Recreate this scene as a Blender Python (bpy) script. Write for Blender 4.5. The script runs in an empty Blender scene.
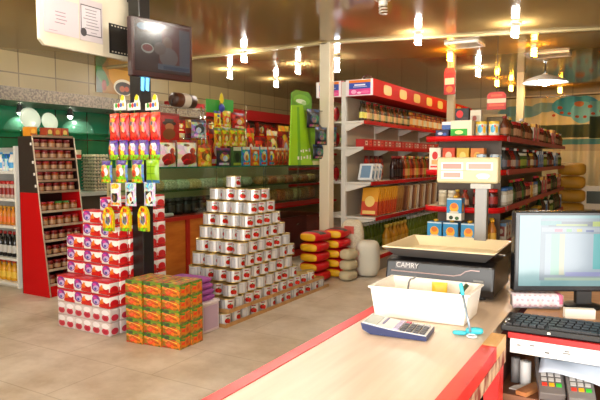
import bpy, bmesh, math, random
from mathutils import Vector, Matrix
random.seed(7)
C = bpy.context.scene.collection
PI = math.pi
R = math.radians
ORD = ['first','second','third','fourth','fifth','sixth','seventh','eighth','ninth','tenth','eleventh','twelfth','thirteenth','fourteenth',
 'fifteenth','sixteenth','seventeenth','eighteenth','nineteenth','twentieth']
TENS = {20:'twenty',30:'thirty',40:'forty',50:'fifty'}
def nth(i):
    i += 1
    if i <= 20: return ORD[i-1]
    t, u = i//10*10, i % 10
    return TENS[t]+'-'+ORD[u-1] if u else TENS[t][:-1]+'ieth'

# ------------------------------------------------------------------ camera
F, HCAM, YAW, PIT = 580.0, 1.5, R(30.3), math.atan(40/580)
cd = bpy.data.cameras.new('camera'); cam = bpy.data.objects.new('camera', cd); C.objects.link(cam)
cd.sensor_width = 36; cd.lens = F/600*36; cd.clip_start = .05
cam.location = (0,0,HCAM); cam.rotation_euler = (PI/2-PIT, 0, YAW)
bpy.context.scene.camera = cam
_fh = (-math.sin(YAW), math.cos(YAW)); _r = (math.cos(YAW), math.sin(YAW), 0)
_fw = (_fh[0]*math.cos(PIT), _fh[1]*math.cos(PIT), -math.sin(PIT)); _up = (_fh[0]*math.sin(PIT), _fh[1]*math.sin(PIT), math.cos(PIT))
def at(px, py, X=None, Y=None, Z=None):
    """survey helper: where the sight line of a photo point meets a plane of the shop"""
    a, b = (px-300)/F, (200-py)/F
    d = [_fw[i]+a*_r[i]+b*_up[i] for i in range(3)]
    t = X/d[0] if X is not None else Y/d[1] if Y is not None else (Z-HCAM)/d[2]
    return Vector((d[0]*t, d[1]*t, HCAM+d[2]*t))

# ------------------------------------------------------------------ materials
def srgb(c):
    if isinstance(c, str): c = tuple(int(c[i:i+2],16) for i in (0,2,4))
    f = lambda v: v/12.92 if v <= .04045 else ((v+.055)/1.055)**2.4
    return tuple(f(v/255) for v in c)+(1,)
_m = {}
def newmat(name):
    m = bpy.data.materials.new(name); m.use_nodes = True
    return m, m.node_tree, m.node_tree.nodes['Principled BSDF']
def M(col, rough=.5, metal=0, emit=0, name=None, alpha=1, coat=0, spec=None):
    k = (col, rough, metal, emit, coat, spec)
    if k in _m: return _m[k]
    m, nt, b = newmat(name or 'paint')
    c = srgb(col)
    b.inputs['Base Color'].default_value = c; b.inputs['Roughness'].default_value = rough; b.inputs['Metallic'].default_value = metal
    if coat: b.inputs['Coat Weight'].default_value = coat; b.inputs['Coat Roughness'].default_value = .08
    if spec is not None: b.inputs['Specular IOR Level'].default_value = spec
    if emit: b.inputs['Emission Color'].default_value = c; b.inputs['Emission Strength'].default_value = emit
    _m[k] = m
    return m
def glass(name='glass', tint='F2F8F4', g=.04):
    m, nt, b = newmat(name); N = nt.nodes; out = N['Material Output']
    t = N.new('ShaderNodeBsdfTransparent'); t.inputs[0].default_value = srgb(tint)
    gl = N.new('ShaderNodeBsdfGlossy'); gl.inputs['Roughness'].default_value = g
    fr = N.new('ShaderNodeMapRange'); lw = N.new('ShaderNodeLayerWeight'); lw.inputs[0].default_value=.5; pw = N.new('ShaderNodeMath'); pw.operation='POWER'; pw.inputs[1].default_value=4; nt.links.new(lw.outputs['Facing'],pw.inputs[0]); nt.links.new(pw.outputs[0],fr.inputs[0]); fr.inputs[3].default_value=.05; fr.inputs[4].default_value=.4
    mx = N.new('ShaderNodeMixShader')
    nt.links.new(fr.outputs[0], mx.inputs[0]); nt.links.new(t.outputs[0], mx.inputs[1]); nt.links.new(gl.outputs[0], mx.inputs[2])
    nt.links.new(mx.outputs[0], out.inputs[0]); N.remove(b)
    return m
def PM(name, base, shapes, rough=.45, emit=0, noise=0, metal=0, busy=0):
    """printed surface: ellipses 'e' and rectangles 'r' (cx, cy, rx, ry, colour, angle) laid on the UV sheet in order"""
    m, nt, b = newmat(name); N, Lk = nt.nodes, nt.links
    uv = N.new('ShaderNodeUVMap'); cur = None
    b.inputs['Roughness'].default_value = rough; b.inputs['Metallic'].default_value = metal
    rgb = N.new('ShaderNodeRGB'); rgb.outputs[0].default_value = srgb(base); cur = rgb.outputs[0]
    if noise:
        nz = N.new('ShaderNodeTexNoise'); nz.inputs['Scale'].default_value = noise; nz.inputs['Detail'].default_value = 3
        mx = N.new('ShaderNodeMix'); mx.data_type = 'RGBA'; mx.blend_type = 'MULTIPLY'; mx.inputs[0].default_value = .5
        Lk.new(cur, mx.inputs[6]); Lk.new(nz.outputs[0], mx.inputs[7]); cur = mx.outputs[2]
    for s in shapes:
        k, cx, cy, rx, ry, col = s[:6]; ang = s[6] if len(s) > 6 else 0
        mp = N.new('ShaderNodeMapping'); mp.vector_type = 'TEXTURE'
        mp.inputs['Location'].default_value = (cx, cy, 0); mp.inputs['Rotation'].default_value = (0, 0, R(ang)); mp.inputs['Scale'].default_value = (rx, ry, 1)
        Lk.new(uv.outputs[0], mp.inputs[0])
        lt = N.new('ShaderNodeMath'); lt.operation = 'LESS_THAN'; lt.inputs[1].default_value = 1
        if k == 'e':
            ln = N.new('ShaderNodeVectorMath'); ln.operation = 'LENGTH'; Lk.new(mp.outputs[0], ln.inputs[0]); Lk.new(ln.outputs['Value'], lt.inputs[0])
        else:
            ab = N.new('ShaderNodeVectorMath'); ab.operation = 'ABSOLUTE'; Lk.new(mp.outputs[0], ab.inputs[0])
            sp = N.new('ShaderNodeSeparateXYZ'); Lk.new(ab.outputs[0], sp.inputs[0])
            ma = N.new('ShaderNodeMath'); ma.operation = 'MAXIMUM'; Lk.new(sp.outputs[0], ma.inputs[0]); Lk.new(sp.outputs[1], ma.inputs[1]); Lk.new(ma.outputs[0], lt.inputs[0])
        mx = N.new('ShaderNodeMix'); mx.data_type = 'RGBA'; Lk.new(lt.outputs[0], mx.inputs[0]); Lk.new(cur, mx.inputs[6]); mx.inputs[7].default_value = srgb(col); cur = mx.outputs[2]
    if busy:
        vs = N.new('ShaderNodeTexVoronoi'); vs.inputs['Scale'].default_value = busy; Lk.new(uv.outputs[0], vs.inputs['Vector'])
        mx = N.new('ShaderNodeMix'); mx.data_type = 'RGBA'; mx.blend_type = 'OVERLAY'; mx.inputs[0].default_value = .75; Lk.new(cur, mx.inputs[6]); Lk.new(vs.outputs['Color'], mx.inputs[7]); cur = mx.outputs[2]
    if not emit: Lk.new(cur, b.inputs['Base Color'])
    else:
        b.inputs['Base Color'].default_value = (.012,.012,.014,1)
        Lk.new(cur, b.inputs['Emission Color']); b.inputs['Emission Strength'].default_value = emit
    return m
def lines(x0, x1, y0, n, dy, h, col, seed=1, both=False):
    """rows of small strokes for writing too small to read"""
    rr = random.Random(seed); o = []
    for i in range(n):
        a = rr.uniform(.0,.2)*(x1-x0); bb = rr.uniform(.0,.2)*(x1-x0)
        o.append(('r', (x0+a+x1-bb)/2, y0-i*dy, (x1-bb-x0-a)/2, h, col))
    return o
def noisemat(name, c1, c2, scale=(5,5,5), rough=.5, detail=4, bump=0, lo=.35, hi=.65, coat=0, distort=0):
    m, nt, b = newmat(name); N, Lk = nt.nodes, nt.links
    tc = N.new('ShaderNodeTexCoord'); mp = N.new('ShaderNodeMapping'); mp.inputs['Scale'].default_value = scale
    Lk.new(tc.outputs['Object'], mp.inputs[0])
    nz = N.new('ShaderNodeTexNoise'); nz.inputs['Scale'].default_value = 1; nz.inputs['Detail'].default_value = detail; nz.inputs['Distortion'].default_value = distort
    Lk.new(mp.outputs[0], nz.inputs['Vector'])
    cr = N.new('ShaderNodeValToRGB'); cr.color_ramp.elements[0].position = lo; cr.color_ramp.elements[1].position = hi
    cr.color_ramp.elements[0].color = srgb(c1); cr.color_ramp.elements[1].color = srgb(c2)
    Lk.new(nz.outputs[0], cr.inputs[0]); Lk.new(cr.outputs[0], b.inputs['Base Color']); b.inputs['Roughness'].default_value = rough
    if coat: b.inputs['Coat Weight'].default_value = coat
    if bump:
        bp = N.new('ShaderNodeBump'); bp.inputs['Strength'].default_value = bump; Lk.new(nz.outputs[0], bp.inputs['Height']); Lk.new(bp.outputs[0], b.inputs['Normal'])
    return m
def tilemat(name, col, col2, joint, w, h, mortar=.01, rough=.4, axes='xy', off=0, stain=None, loc=(0,0,0), coat=0):
    m, nt, b = newmat(name); N, Lk = nt.nodes, nt.links
    tc = N.new('ShaderNodeTexCoord'); sp = N.new('ShaderNodeSeparateXYZ'); cb = N.new('ShaderNodeCombineXYZ')
    Lk.new(tc.outputs['Object'], sp.inputs[0]); ix = 'xyz'
    Lk.new(sp.outputs[ix.index(axes[0])], cb.inputs[0]); Lk.new(sp.outputs[ix.index(axes[1])], cb.inputs[1])
    mp = N.new('ShaderNodeMapping'); mp.inputs['Location'].default_value = loc; Lk.new(cb.outputs[0], mp.inputs[0])
    br = N.new('ShaderNodeTexBrick'); br.offset = off; br.inputs['Scale'].default_value = 1; br.inputs['Brick Width'].default_value = w; br.inputs['Row Height'].default_value = h
    br.inputs['Mortar Size'].default_value = mortar; br.inputs['Mortar Smooth'].default_value = .3
    br.inputs['Color1'].default_value = srgb(col); br.inputs['Color2'].default_value = srgb(col2); br.inputs['Mortar'].default_value = srgb(joint)
    Lk.new(mp.outputs[0], br.inputs['Vector']); cur = br.outputs[0]
    if stain:
        nz = N.new('ShaderNodeTexNoise'); nz.inputs['Scale'].default_value = stain[0]; nz.inputs['Detail'].default_value = 8; nz.inputs['Roughness'].default_value = .65; Lk.new(cb.outputs[0], nz.inputs['Vector'])
        cr = N.new('ShaderNodeValToRGB'); cr.color_ramp.elements[0].position = .35; cr.color_ramp.elements[1].position = .65
        cr.color_ramp.elements[0].color = srgb(stain[1]); cr.color_ramp.elements[1].color = (1,1,1,1); Lk.new(nz.outputs[0], cr.inputs[0])
        mx = N.new('ShaderNodeMix'); mx.data_type = 'RGBA'; mx.blend_type = 'MULTIPLY'; mx.inputs[0].default_value = 1
        Lk.new(cur, mx.inputs[6]); Lk.new(cr.outputs[0], mx.inputs[7]); cur = mx.outputs[2]
    Lk.new(cur, b.inputs['Base Color']); b.inputs['Roughness'].default_value = rough
    if coat: b.inputs['Coat Weight'].default_value = coat; b.inputs['Coat Roughness'].default_value = .05
    return m

# ------------------------------------------------------------------ mesh builder
class MB:
    def __init__(s): s.v=[]; s.f=[]; s.m=[]; s.uv=[]; s.mats=[]; s.sm=[]
    def mi(s, mat):
        if mat not in s.mats: s.mats.append(mat)
        return s.mats.index(mat)
    def face(s, idx, mat, uv=None, smooth=False):
        s.f.append(tuple(idx)); s.m.append(s.mi(mat)); s.uv.append(uv or [(9,9)]*len(idx)); s.sm.append(smooth)
    def pt(s, *p): s.v.append(tuple(p)); return len(s.v)-1
    def box(s, x0,x1,y0,y1,z0,z1, mat, X=None):
        """front (-Y) takes the UV square 0..1; +X is u+2, back u+4, -X u+6, top v+2, bottom v+4"""
        P = [(x0,y0,z0),(x1,y0,z0),(x1,y1,z0),(x0,y1,z0),(x0,y0,z1),(x1,y0,z1),(x1,y1,z1),(x0,y1,z1)]
        if X: P = [tuple(X @ Vector(p)) for p in P]
        b = len(s.v); s.v += P
        for q,(du,dv) in (((0,1,5,4),(0,0)),((1,2,6,5),(2,0)),((2,3,7,6),(4,0)),((3,0,4,7),(6,0)),((4,5,6,7),(0,2)),((3,2,1,0),(0,4))):
            s.face([b+i for i in q], mat, [(du,dv),(du+1,dv),(du+1,dv+1),(du,dv+1)])
        return s
    def lathe(s, prof, seg, mat, c=(0,0,0), X=None, smooth=True, cap=True, u0=0, mats=None):
        b = len(s.v); n = len(prof); zs=[p[1] for p in prof]; zl,zh=min(zs),max(zs)
        for r,z in prof:
            for k in range(seg):
                a = 2*PI*k/seg; p=(c[0]+r*math.cos(a), c[1]+r*math.sin(a), c[2]+z)
                s.v.append(tuple(X @ Vector(p)) if X else p)
        for i in range(n-1):
            mt = mats[i] if mats else mat
            for k in range(seg):
                k2=(k+1)%seg; va,vb=(prof[i][1]-zl)/(zh-zl+1e-9),(prof[i+1][1]-zl)/(zh-zl+1e-9)
                s.face([b+i*seg+k,b+i*seg+k2,b+(i+1)*seg+k2,b+(i+1)*seg+k], mt, [(k/seg,va),((k+1)/seg,va),((k+1)/seg,vb),(k/seg,vb)], smooth)
        if cap:
            s.face([b+k for k in range(seg)][::-1], mats[0] if mats else mat); s.face([b+(n-1)*seg+k for k in range(seg)], mats[-1] if mats else mat)
        return s
    def tube(s, path, r, mat, seg=8, cap=True):
        b=len(s.v); n=len(path); P=[Vector(p) for p in path]
        up0 = None
        for i,p in enumerate(P):
            d=(P[min(i+1,n-1)]-P[max(i-1,0)]).normalized()
            if up0 is None:
                up0 = Vector((0,0,1)) if abs(d.z)<.9 else Vector((1,0,0))
            x=d.cross(up0)
            if x.length < 1e-5: x = d.cross(Vector((0,1,0)))
            x.normalize(); y=x.cross(d).normalized(); up0 = y
            rr = r[i] if isinstance(r,(list,tuple)) else r
            for k in range(seg):
                a=2*PI*k/seg; s.v.append(tuple(p+x*rr*math.cos(a)+y*rr*math.sin(a)))
        for i in range(n-1):
            for k in range(seg):
                k2=(k+1)%seg; s.face([b+i*seg+k2,b+i*seg+k,b+(i+1)*seg+k,b+(i+1)*seg+k2], mat, None, True)
        if cap: s.face([b+k for k in range(seg)],mat); s.face([b+(n-1)*seg+k for k in range(seg)][::-1],mat)
        return s
    def prism(s, poly, z0, z1, mat, side=None, X=None):
        """poly CCW in XY, extruded in Z; X maps it elsewhere"""
        n=len(poly); b=len(s.v); T=(lambda p: tuple(X @ Vector(p))) if X else (lambda p: p)
        xs=[p[0] for p in poly]; ys=[p[1] for p in poly]; x0,y0=min(xs),min(ys); w,h=max(xs)-x0,max(ys)-y0
        s.v += [T((p[0],p[1],z0)) for p in poly]+[T((p[0],p[1],z1)) for p in poly]
        uv=[((p[0]-x0)/w,(p[1]-y0)/h) for p in poly]
        s.face([b+i for i in range(n)][::-1], mat, [(u+4,v+4) for u,v in uv][::-1]); s.face([b+n+i for i in range(n)], mat, uv)
        for i in range(n):
            j=(i+1)%n; s.face([b+i,b+j,b+n+j,b+n+i], side or mat, [(2,2)]*4)
        return s
    def bag(s, w, h, t, mat, nx=8, nz=8, X=None, seal=.06, p=2.2):
        """pillow pack standing on z=0, front facing -Y"""
        for sd in (-1,1):
            g=[]
            for j in range(nz+1):
                for i in range(nx+1):
                    u,v=i/nx,j/nz; a=max(0,1-abs(2*u-1)**p); q=(v-seal)/(1-2*seal); c=max(0,1-abs(2*q-1)**p) if 0<=q<=1 else 0
                    y=sd*t/2*math.sqrt(a*c)+sd*.0008; x=(u-.5)*w*(1-.05*math.sin(PI*v)); pt=(x,y,v*h)
                    g.append(s.pt(*(tuple(X @ Vector(pt)) if X else pt)))
            for j in range(nz):
                for i in range(nx):
                    q=[g[j*(nx+1)+i],g[j*(nx+1)+i+1],g[(j+1)*(nx+1)+i+1],g[(j+1)*(nx+1)+i]]
                    U=[(i/nx,j/nz),((i+1)/nx,j/nz),((i+1)/nx,(j+1)/nz),(i/nx,(j+1)/nz)]
                    if sd>0: q=q[::-1]; U=[(1-u,v) for u,v in U][::-1]
                    s.face(q, mat, U, True)
        return s
    def pillow(s, lx, ly, lz, mat, endmat=None, endf=.25, n=(16,10,6), e=3.2, topmat=None, midrange=None, sag=0, X=None, q=(.7,.75)):
        """soft sack lying along X; superellipsoid; ends in endmat"""
        nu,nv=n[0],n[1]*2
        b=len(s.v)
        for i in range(nu+1):
            t=-1+2*i/nu; t=math.sin(t*PI/2); k=(max(0,1-abs(t)**e))**(1/e); k=max(k,.02)
            for j in range(nv):
                a=2*PI*j/nv; ca,sa=math.cos(a),math.sin(a)
                y=ly/2*k*math.copysign(abs(ca)**q[0],ca); z=lz/2*(k**.8)*math.copysign(abs(sa)**q[1],sa)
                pt=Vector((t*lx/2, y, lz/2+z-sag*abs(t)**3*lz))
                s.v.append(tuple(X @ pt) if X else tuple(pt))
        for i in range(nu):
            tm=math.sin((-1+2*(i+.5)/nu)*PI/2)
            for j in range(nv):
                j2=(j+1)%nv; mt=mat
                if endmat and abs(tm)>1-endf: mt=endmat
                elif topmat and midrange and midrange[0]<tm<midrange[1] and nv*.08<j+.5<nv*.42: mt=topmat
                s.face([b+i*nv+j,b+(i+1)*nv+j,b+(i+1)*nv+j2,b+i*nv+j2][::-1], mt, [(i/nu,j/nv),((i+1)/nu,j/nv),((i+1)/nu,(j+1)/nv),(i/nu,(j+1)/nv)][::-1], True)
        s.face([b+j for j in range(nv)][::-1], endmat or mat); s.face([b+nu*nv+j for j in range(nv)], endmat or mat)
        return s
    def mesh(s, name='mesh'):
        me=bpy.data.meshes.new(name); me.from_pydata(s.v,[],s.f)
        for m in s.mats: me.materials.append(m)
        me.polygons.foreach_set('material_index', s.m); me.polygons.foreach_set('use_smooth', s.sm)
        l=me.uv_layers.new(name='UVMap'); flat=[c for f in s.uv for uv in f for c in uv]; l.data.foreach_set('uv', flat)
        me.update()
        return me
def tag(o, label, cat, group=None, kind=None):
    if label: o['label']=label
    if cat: o['category']=cat
    if group: o['group']=group
    if kind: o['kind']=kind
    return o
def obj(name, mb, parent=None, loc=(0,0,0), rz=0, bevel=0, rot=None):
    me = mb.mesh(name) if isinstance(mb, MB) else mb
    o=bpy.data.objects.new(name, me); C.objects.link(o); o.location=loc; o.rotation_euler=rot or (0,0,rz)
    if parent: o.parent=parent
    if bevel:
        b=o.modifiers.new('bevel','BEVEL'); b.width=bevel; b.segments=2; b.limit_method='ANGLE'; b.angle_limit=R(40)
    return o
def struct(name, mb, label=None, **k):
    o=obj(name, mb, **k); o['kind']='structure'
    o['label']=label or name.replace('_',' ')+' of the grocery shop'; o['category']=name.split('_')[0]
    return o
def thing(name, label, cat, loc=(0,0,0), rz=0, group=None, rot=None):
    o=bpy.data.objects.new(name,None); C.objects.link(o); o.location=loc; o.rotation_euler=rot or (0,0,rz); o.empty_display_size=.05
    return tag(o,label,cat,group)
# a prototype is (name, mesh, [child prototypes]); every placing copies objects and shares meshes
_src = {}
def put(tree, loc, rz=0, label=None, cat=None, group=None, rot=None, scale=None, name=None):
    def cp(t, par):
        k=(t[0], t[1].name if t[1] else None)
        if k not in _src:
            o=bpy.data.objects.new(t[0], t[1]); _src[k]=o
        else: o=_src[k].copy()
        o.name = name if (name and par is None) else t[0]
        for p in list(o.keys()): del o[p]
        o.parent=par; o.location=(0,0,0); o.rotation_euler=(0,0,0); o.scale=(1,1,1)
        C.objects.link(o)
        for c in t[2]: cp(c,o)
        return o
    o=cp(tree,None); o.location=loc; o.rotation_euler=rot or (0,0,rz)
    if scale: o.scale=scale
    return tag(o,label,cat,group)

# ------------------------------------------------------------------ palette
WHITE=M('E9E6DE',.5); OFFW=M('D8D2C2',.5); RED=M('C01014',.45,spec=.15); BLACK=M('0E0E10',.4); DARK=M('1E1C1C',.5); STEEL=M('B8B4AA',.25,1); CHROME=M('D8D8D8',.12,1)
CREAM=M('E4D6AE',.45); GREY=M('8A8A88',.5); SHELF=M('D6D2C8',.45); GLASS=glass(); GREENGLASS=glass('green_glass','D4EEDC')
WOOD=noisemat('orange_wood','B4601C','CC7A2C',(3,3,14),.35,coat=.2)

# ================================================================== ROOM
XL, XR, YF, YB, ZC = -7.8, 2.6, -2.4, 15.0, 3.05
floor_m = tilemat('stone_floor','D2C8B8','D0C5B4','BCB09C',.9,.6,.006,.45,'xy',.37,stain=(2.2,(214,206,194)),loc=(.2,.1,0))
struct('floor', MB().box(XL,XR,YF,YB,-.1,0,floor_m), 'beige stone slab floor of the grocery shop')
ceil_m,nt,b = newmat('glossy_ceiling'); b.inputs['Base Color'].default_value=srgb('9A7E4E'); b.inputs['Roughness'].default_value=.09; b.inputs['IOR'].default_value=1.38
struct('ceiling', MB().box(XL,XR,YF,YB,ZC,ZC+.1,ceil_m), 'glossy tan ceiling reflecting the lamps')
wall_tile = tilemat('cream_panel','A8966A','A08C60','6E5E3E',.62,.55,.012,.35,'yz',0,loc=(.3,0,0))
struct('wall_left', MB().box(XL-.1,XL,YF,YB,0,ZC,wall_tile), 'cream panelled wall behind the green cold counter')
wm_=M('CDBB90',.6); w=MB(); w.box(XR,XR+.1,.3,YB,0,ZC,wm_); w.box(XR,XR+.1,YF,-2.1,0,ZC,wm_); w.box(XR,XR+.1,-2.1,.3,2.3,ZC,wm_)
struct('wall_right', w)
wd=MB(); wd.box(XR+.02,XR+.08,-2.1,.3,0,.06,GREY); wd.box(XR+.02,XR+.08,-2.1,.3,2.24,2.3,GREY)
for y in (-2.1,-.93,.24): wd.box(XR+.02,XR+.08,y,y+.06,.06,2.24,GREY)
wo=struct('door_1', wd, 'assumed unseen glass shop door in the right wall'); obj('pane', MB().box(XR+.045,XR+.055,-2.04,.24,.06,2.24,GLASS), wo)  # unseen door, assumed and added to give side daylight and monitor glare
struct('wall_back', MB().box(XL,XR,YB,YB+.1,0,ZC,tilemat('far_panel','C8B282','BFA878','8E7C56',.7,1.4,.01,.4,'xz',0)), 'cream wall at the far end of the aisle')
wf=M('C8BCA2',.6); w=MB()
w.box(XL,-2.6,YF-.1,YF,0,ZC,wf); w.box(1.6,XR,YF-.1,YF,0,ZC,wf); w.box(-2.6,1.6,YF-.1,YF,2.75,ZC,wf); w.box(-2.6,1.6,YF-.1,YF,0,.35,wf)
struct('wall_front', w)
wd=MB(); wd.box(-2.6,1.6,YF-.08,YF-.02,.35,.41,GREY); wd.box(-2.6,1.6,YF-.08,YF-.02,2.69,2.75,GREY)
for x in (-2.6,-.53,1.54): wd.box(x,x+.06,YF-.08,YF-.02,.41,2.69,GREY)
wo=struct('window_1', wd, 'assumed unseen large glazed shop front window'); g=obj('pane', MB().box(-2.54,1.54,YF-.055,YF-.045,.41,2.69,GLASS), wo)  # unseen front window, assumed as the source of daylight on the counter
struct('trim_1', MB().box(XL,-3.6,6.86,6.92,ZC-.025,ZC,M('B8A678',.3)), 'thin ceiling joint strip above the cold counter')
tx=Matrix.Rotation(math.atan2(.93,3.25),4,'Z'); tx.translation=(-3.6,6.86,0)
struct('trim_2', MB().box(0,6.45,0,.06,ZC-.025,ZC,M('B8A678',.3),X=tx), 'thin ceiling joint strip past the white pillar')
struct('pillar_white', MB().box(-3.71,-3.56,6.86,7.0,0,ZC,M('DCD0B4',.4)), 'slim cream pillar at the end of the red-topped gondola', bevel=.01)
p=at(425,60,Y=8.3); struct('pillar_far', MB().box(p.x-.05,p.x+.05,8.25,8.35,2.0,ZC,M('C4B48C',.4)), 'slim far pillar above the red header') if False else None
struct('pillar_far', MB().box(-2.50,-2.40,8.6,8.7,0,ZC,M('C8B892',.4)), 'slim tan post rising behind the red header')
p=at(521,80,Y=11.0); struct('pillar_tan', MB().box(p.x-.06,p.x+.06,10.95,11.07,0,ZC,M('C4A870',.4)), 'slim tan post behind the end-cap gondola')
struct('column_black', MB().box(-3.815,-3.685,3.62,3.745,0,ZC,M('15120F',.35)), 'black square column carrying the television', bevel=.006)

# ================================================================== GENERIC PRODUCT SHAPES
def soft(me, w, seg=2):
    bm=bmesh.new(); bm.from_mesh(me); bmesh.ops.bevel(bm,geom=[e for e in bm.edges],offset=w,segments=seg,profile=.6,affect='EDGES'); 
    for f in bm.faces: f.smooth=True
    bm.to_mesh(me); bm.free(); return me
def mk(name, mb, kids=()): return (name, mb.mesh(name), list(kids))
def can_tree(name, r, h, mat, rimmat, seg=20):
    m=MB(); m.lathe([(r,0.004),(r,h-.004)],seg,mat,cap=False)
    k=MB(); k.lathe([(r*.9,.008),(r*.97,0),(r*1.02,.001),(r*1.02,.008),(r*.995,.009)],seg,rimmat,cap=True); k2=MB()
    k2.lathe([(r*.995,h-.009),(r*1.02,h-.008),(r*1.02,h-.001),(r*.97,h),(r*.94,h-.007)],seg,rimmat,cap=True)
    return mk(name, m, [mk('bottom_rim',k),mk('lid',k2)])
def bottle_tree(name, r, h, body, cap, label=None, neck=.42, seg=10):
    m=MB(); y1=h*.58
    prof=[(r*.9,0),(r,.012),(r,h*.15),(r,h*.45),(r,y1),(r*.6,h*.74),(r*neck,h*.8),(r*neck,h*.9)]
    mats=[body,body,label or body,body,body,body,body]
    m.lathe(prof,seg,body,mats=mats)
    k=MB(); k.lathe([(r*neck*1.25,h*.885),(r*neck*1.25,h)],seg,cap)
    return mk(name,m,[mk('cap',k)])
def jar_tree(name, r, h, body, lid, label, seg=10):
    m=MB(); m.lathe([(r*.92,0),(r,.008),(r,h*.2),(r,h*.6),(r,h*.74),(r*.85,h*.82)],seg,body,mats=[body,body,label,body,body])
    k=MB(); k.lathe([(r*.92,h*.82),(r*.95,h*.84),(r*.95,h),(r*.8,h)],seg,lid)
    return mk(name,m,[mk('lid',k)])
def box_tree(name,w,d,h,mat):
    return mk(name, MB().box(-w/2,w/2,-d/2,d/2,0,h,mat))
def bag_tree(name,w,h,t,mat,nx=8,nz=8): return mk(name, MB().bag(w,h,t,mat,nx,nz))
def drink_print(name, base, c1, c2, c3, seed=0):
    rr=random.Random(seed)
    sh=[('r',.5,.86,.5,.14,c2),('e',.5+rr.uniform(-.1,.1),.5,.3,.24,c1),('e',.5,.45,.16,.12,c3),('r',.5,.12,.4,.06,c3)]
    return PM(name,base,sh+[(k,x+2,y,a,b_,c) for k,x,y,a,b_,c in sh[:2]],busy=6)

# ================================================================== CAN PYRAMID
can_m = PM('tomato_can_print_shading','D4D4D2',[s for u in (.0,.5,1.0) for s in (
   ('e',u-.026,.40,.046,.2,'B81A16'),('e',u+.026,.36,.046,.19,'C4261C'),('e',u,.58,.02,.07,'4E7A3A'),('r',u,.8,.05,.05,'A04A44'),('r',u+.13,.5,.010,.42,'B0B1B4'),('r',u+.37,.5,.010,.42,'A8A9AD'),('r',u+.2,.45,.02,.32,'BFC0C4'),('r',u+.3,.45,.02,.32,'C4C4C8'),('r',u+.25,.8,.06,.04,'B8B8BC'))],.22,metal=.3)  # upright grey strips paint silvery shading onto the can sides
can = can_tree('food_can', .072, .1175, can_m, M('C8B070',.3,.9), 22)
NAMES_ROW=['topmost','second','third','fourth','fifth','sixth','seventh','eighth','ninth']
X0=-3.15; S=.1505; HR=.1222
def can_at(x,y,z,label):
    put(can,(x,y,z),random.choice([-.35,-.1,.15,.4,1.1])+R(-90)*0+random.uniform(-.1,.1)-R(20),label,'can','tomato cans stacked in the pyramid')
for k in range(1,12):
    z=HR*(11-k)+.004
    if k>=10: z+=.002
    y0=4.06+.055*(11-k)
    if k==1:
        can_at(X0-2.35*S-.01,y0+.08,z,'single white can with red tomatoes crowning the can pyramid'); continue
    y1=6.04 if k==11 else 5.88 if k==10 else at([0,0,277,283,287,289,293,297,300,305][k],220,X=X0).y+.02
    ny=max(2,int((y1-y0)/S))
    rn='lowest' if k==11 else 'second-lowest' if k==10 else NAMES_ROW[k-1]
    for i in range(4):
        can_at(X0-(3-i+.5)*S,y0+S/2,z,f'white can with red tomatoes, end face of the can pyramid, {rn} tier, '+['far-left','inner-left','inner-right','corner'][i]+' can')
    for j in range(1,ny):
        can_at(X0-.5*S+random.uniform(-.004,.004),y0+(j+.5)*S,z,f'white tomato can, aisle face of the can pyramid, {rn} tier, {nth(j)} from its near corner')
# shrink-wrap trays under the two lowest tiers
tray_m=noisemat('tray_card','A57B48','B98E58',(9,9,9),.7)
for k,(y0,y1) in {10:(4.06+.055,5.9),11:(4.06,6.06)}.items():
    z=HR*(11-k); n=5; L=(y1-y0)/n
    for i in range(n):
        a,b_=y0+i*L+.003,y0+(i+1)*L-.003; m=MB()
        m.box(X0-4*S-.01,X0+.012,a,b_,z,z+.003,tray_m); m.box(X0+.008,X0+.012,a,b_,z+.003,z+.035,tray_m); m.box(X0-4*S-.01,X0-4*S-.006,a,b_,z+.003,z+.035,tray_m)
        if i==0: m.box(X0-4*S-.006,X0+.008,a-.008,a-.005,z+.0,z+.035,tray_m); m.box(X0-4*S-.006,X0+.008,a-.005,a,z,z+.003,tray_m)
        tag(obj('cardboard_tray',m),f'brown cardboard tray holding the {"lowest" if k==11 else "second-lowest"} cans, {nth(i)} from the crates end','tray','cardboard trays under the can pyramid')

# ================================================================== TISSUE PACK STACK
front=[('r',.5,.93,.5,.08,'C2202C'),('r',.5,.04,.5,.05,'E8E0DC'),('e',.26,.55,.23,.38,'8A2F8E'),('e',.29,.45,.16,.2,'C9B4DE'),('e',.2,.7,.1,.1,'D43A9A'),('e',.25,.38,.07,.1,'3E4CA0'),
 ('e',.57,.36,.12,.28,'E8701C'),('e',.6,.62,.05,.12,'E88020'),('r',.84,.26,.16,.24,'C00E16'),('e',.62,.18,.2,.16,'C8141C'),('e',.82,.6,.14,.18,'F6F2EC'),('r',.66,.14,.22,.1,'D02416')]
side=[('r',2.5,.95,.5,.06,'C81E2A'),('e',2.5,.35,.42,.3,'C8141C'),('r',2.5,.12,.5,.12,'D42A24')]
top=[('r',.5,2.5,.5,.5,'B81C24'),('e',.5,2.5,.3,.3,'D8505A')]
pack_m=PM('tissue_pack_print','EDE8E4',front+side+top,.35)
cf=[s for u in (.25,.75) for s in (('e',u,.34,.19,.24,'C43048'),('r',u,.3,.1,.1,'B01830'),('e',u,.72,.2,.2,'EFE9EA'))]
clear_m=PM('clear_wrap_print','D3C6C4',cf+[('e',2.5,.34,.36,.24,'C43048'),('r',.5,2.5,.5,.5,'CDB0B0')],.3)
PW,PD,PH=.2266,.115,.118
def packmesh(mat):
    m=MB(); m.box(-PW/2+.002,PW/2-.002,-PD/2+.002,PD/2-.002,.001,PH-.001,mat); t=mk('tissue_pack',m); soft(t[1],.012); return t
pk,pc=packmesh(pack_m),packmesh(clear_m)
TN=['lowest','second','third','fourth','fifth','sixth','seventh','eighth','ninth','topmost']
xs=-4.50
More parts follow.
